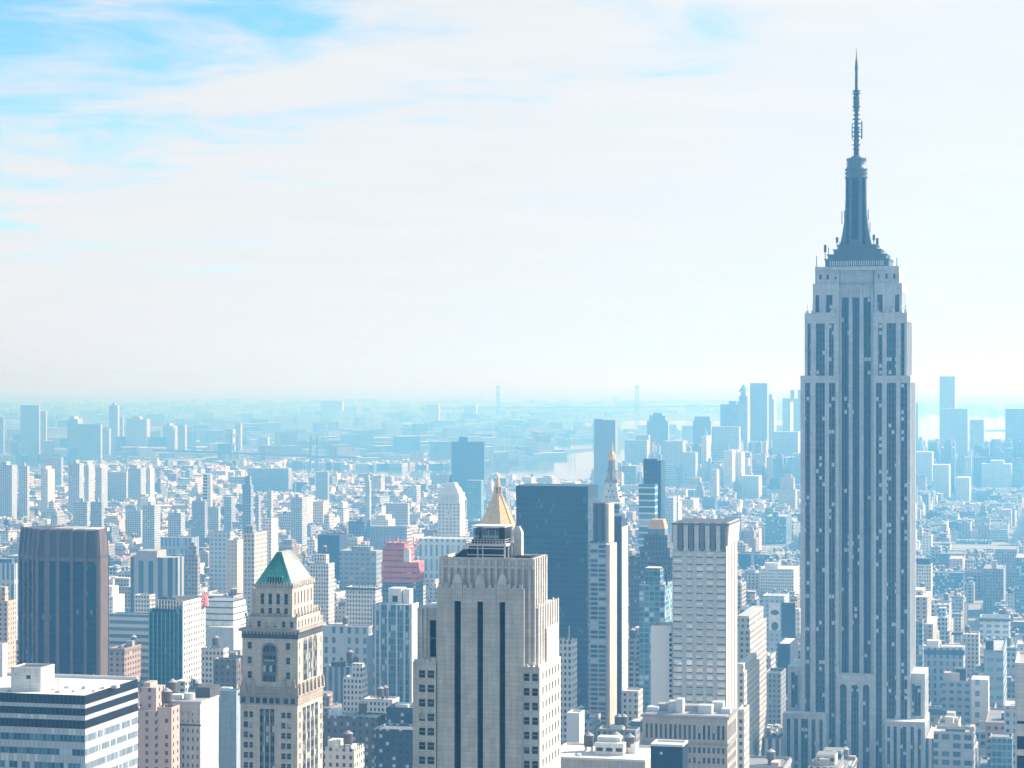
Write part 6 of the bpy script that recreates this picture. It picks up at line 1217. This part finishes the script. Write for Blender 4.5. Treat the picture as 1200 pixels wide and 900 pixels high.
# landmark names the labels can lean on
MARK = [(71, 700, 'the bronze tower'), (208, 750, 'the teal glass tower'), (328, 780, 'the green pyramid roofed tower'), (462, 760, 'the striped glass block'), (470, 660, 'the red netted tower'), (570, 780, 'the centre limestone tower'),
        (648, 680, 'the dark glass slab'), (712, 720, 'the slender slate tower'), (825, 730, 'the white gridded tower'), (912, 720, 'the mural building'), (1004, 700, 'the art deco skyscraper'), (1118, 775, 'the arched cornice loft'), (1128, 830, 'the long dark cornice loft'),
        (1165, 740, 'the white gridded loft'), (526, 600, 'the far clock tower'), (175, 605, 'the nearer housing slabs'), (290, 590, 'the teal pointed tower'), (80, 840, 'the banded corner block'), (1113, 685, 'the wide blue slab'), (180, 670, 'the striped dark slab'), (298, 645, 'the cream tower'), (420, 665, 'the grey gridded slab'), (350, 590, 'the lone housing slab'), (868, 560, 'the downtown towers')]
groups = {}
for i in solo:
    b = city[i]; n, sx, sy = vis[i]; cx_, cy_ = sx / n, sy / n
    m = min(MARK, key=lambda m_: abs(m_[0] - cx_) + 1.4 * abs(m_[1] - cy_))
    dx, dy = cx_ - m[0], cy_ - m[1]
    rel = ('left of ' if dx < 0 else 'right of ') if abs(dx) > abs(dy) * .8 else ('above ' if dy < 0 else 'below ')
    form = 'stepped' if b['step'] else ('tall' if b['h'] > 48 else ('low' if b['h'] < 20 else ('narrow' if b['w'] < 13 else ('wide' if b['w'] > 30 else 'flat-roofed'))))
    key = f"{form} {b['cn']} building {rel}{m[2]}"
    groups.setdefault(key, []).append((cx_, cy_, i))
ORD = ['leftmost', 'second from left', 'third from left', 'fourth from left', 'fifth from left', 'sixth from left']
labels = {}
for key, L_ in groups.items():
    L_.sort(key=lambda q: -q[1])           # nearest (lowest in the photo) first, in rows of up to five
    rows_ = [sorted(L_[k:k + 5]) for k in range(0, len(L_), 5)]
    for r_, row in enumerate(rows_):
        rn_ = '' if len(rows_) == 1 else (', in the nearest row', ', in the next nearer row', ', in the middle row', ', in the farther row', ', in the farthest row')[min(4, r_ if r_ < len(rows_) - 1 else 4)]
        for k, (a, b_, i) in enumerate(row): labels[i] = key + rn_ + ('' if len(row) == 1 else ', ' + ('rightmost' if k == len(row) - 1 else ORD[k]))
import collections
_c = collections.Counter(labels.values())
print('LABELDUP', [k for k, v_ in _c.items() if v_ > 1][:5], max(len(k.split()) for k in _c), len(groups), max(len(g_) for g_ in groups.values()))
for i in solo:
    b = city[i]; x, y = to_world(b['u'], b['v'])
    o = bpy.data.objects.new('city_building', None); COL.objects.link(o); o.location = (x, y, 0); o.rotation_euler = (0, 0, -TH); o['label'] = labels[i]; o['category'] = 'building'; o['group'] = 'buildings filling the city blocks'
    mb = MB(); draw(mb, b, 0, 0, 'wall'); mb.build('wall', o); draw(MB(), b, 0, 0, 'roof', o)
    q = random.Random(i)
    if b['y'] < 3400 and q.random() < .6:
        for k in range(q.choice((1, 1, 2))):
            mb = MB(); s_ = min(b['w'], b['d']) * .22; tankmesh(mb, q, q.uniform(s_, b['w'] - s_), q.uniform(s_, b['d'] - s_), b['h'] + .02); mb.build('water_tank', o)
mb = MB()
# the small ones beyond counting: one mesh in grid coordinates
for i, b in enumerate(city):
    if i in solos: continue
    draw(mb, b, b['u'], b['v'])
    q = random.Random(i)
    if b['y'] < 3800 and q.random() < .5: s_ = min(b['w'], b['d']) * .22; tankmesh(mb, q, b['u'] + q.uniform(s_, b['w'] - s_), b['v'] + q.uniform(s_, b['d'] - s_), b['h'] + .02)
o = mb.build('distant_buildings', kind='stuff', label='countless low city buildings packed between the avenues'); o.rotation_euler = (0, 0, -TH); o['category'] = 'buildings'
NEARCOUNT = len(city)
# across the river: rows of low houses, sheds and blocks thinning toward the horizon
mb = MB(); y = 6900
while y < 24000:
    row = EYE + F * HC / y; halfw = y * 640 / F; x = -halfw
    while x < halfw:
        w_ = RC.uniform(12, 60) * (1 + y / 16000); px = 600 + F * x / y
        if RC.random() < .62 and not inpoly(px, row) and not inpoly(px, row - 1.5) and (px < 640 or y > 9500):
            h = RC.uniform(7, 16) + (RC.random() ** 8) * 60; c, _ = RC.choices(PAL, PW)[0]; mb.tint = c; mb.wp = (4, 4, .4); d_ = RC.uniform(14, 40) * (1 + y / 16000)
            mb.box(x, x + w_, y, y + d_, 0, h, CITY, toptint=RC.choice([(.72, .72, .7), (.5, .5, .5), (.3, .3, .3), (.15, .16, .17)]), ang=radians(22))
        x += w_ * RC.uniform(1.05, 1.8)
    y += 26 + (y - 6900) / 120
o = mb.build('far_shore_buildings', kind='stuff', label='low hazy houses and sheds across the river out to the horizon'); o['category'] = 'buildings'
# streets: pavements with kerb height and lane-marked avenues
road = NB('avenue_asphalt'); tc = road.n('ShaderNodeTexCoord'); road.l(road.mix(road.noise(tc.outputs['Object'], .3, 4), (.035, .037, .04), (.065, .067, .07)), road.b.inputs['Base Color'])
walk = stone('sidewalk', (.3, .3, .29), streak=False)
mr, mw, ml = MB(), MB(), MB()
for (u0, u1) in aves:
    mr.face([(u1, 700, .004), (u1 + 30, 700, .004), (u1 + 30, 4200, .004), (u1, 4200, .004)], road.m)
    for k in (9, 12.5, 16, 19.5):
        for s_ in range(150): ml.face([(u1 + k, 900 + s_ * 12, .012), (u1 + k + .2, 900 + s_ * 12, .012), (u1 + k + .2, 904 + s_ * 12, .012), (u1 + k, 904 + s_ * 12, .012)], white_paint)
v = 700
while v < 4200:
    for (u0, u1) in aves: mw.box(u0 - 4, u1 + 4, v - 4, v + 66, .004, .15, walk)
    v += 80
for nm, m_ in (('avenue', mr), ('pavement', mw), ('lane_markings', ml)):
    o = m_.build(nm); o.rotation_euler = (0, 0, -TH); o['kind'] = 'structure'
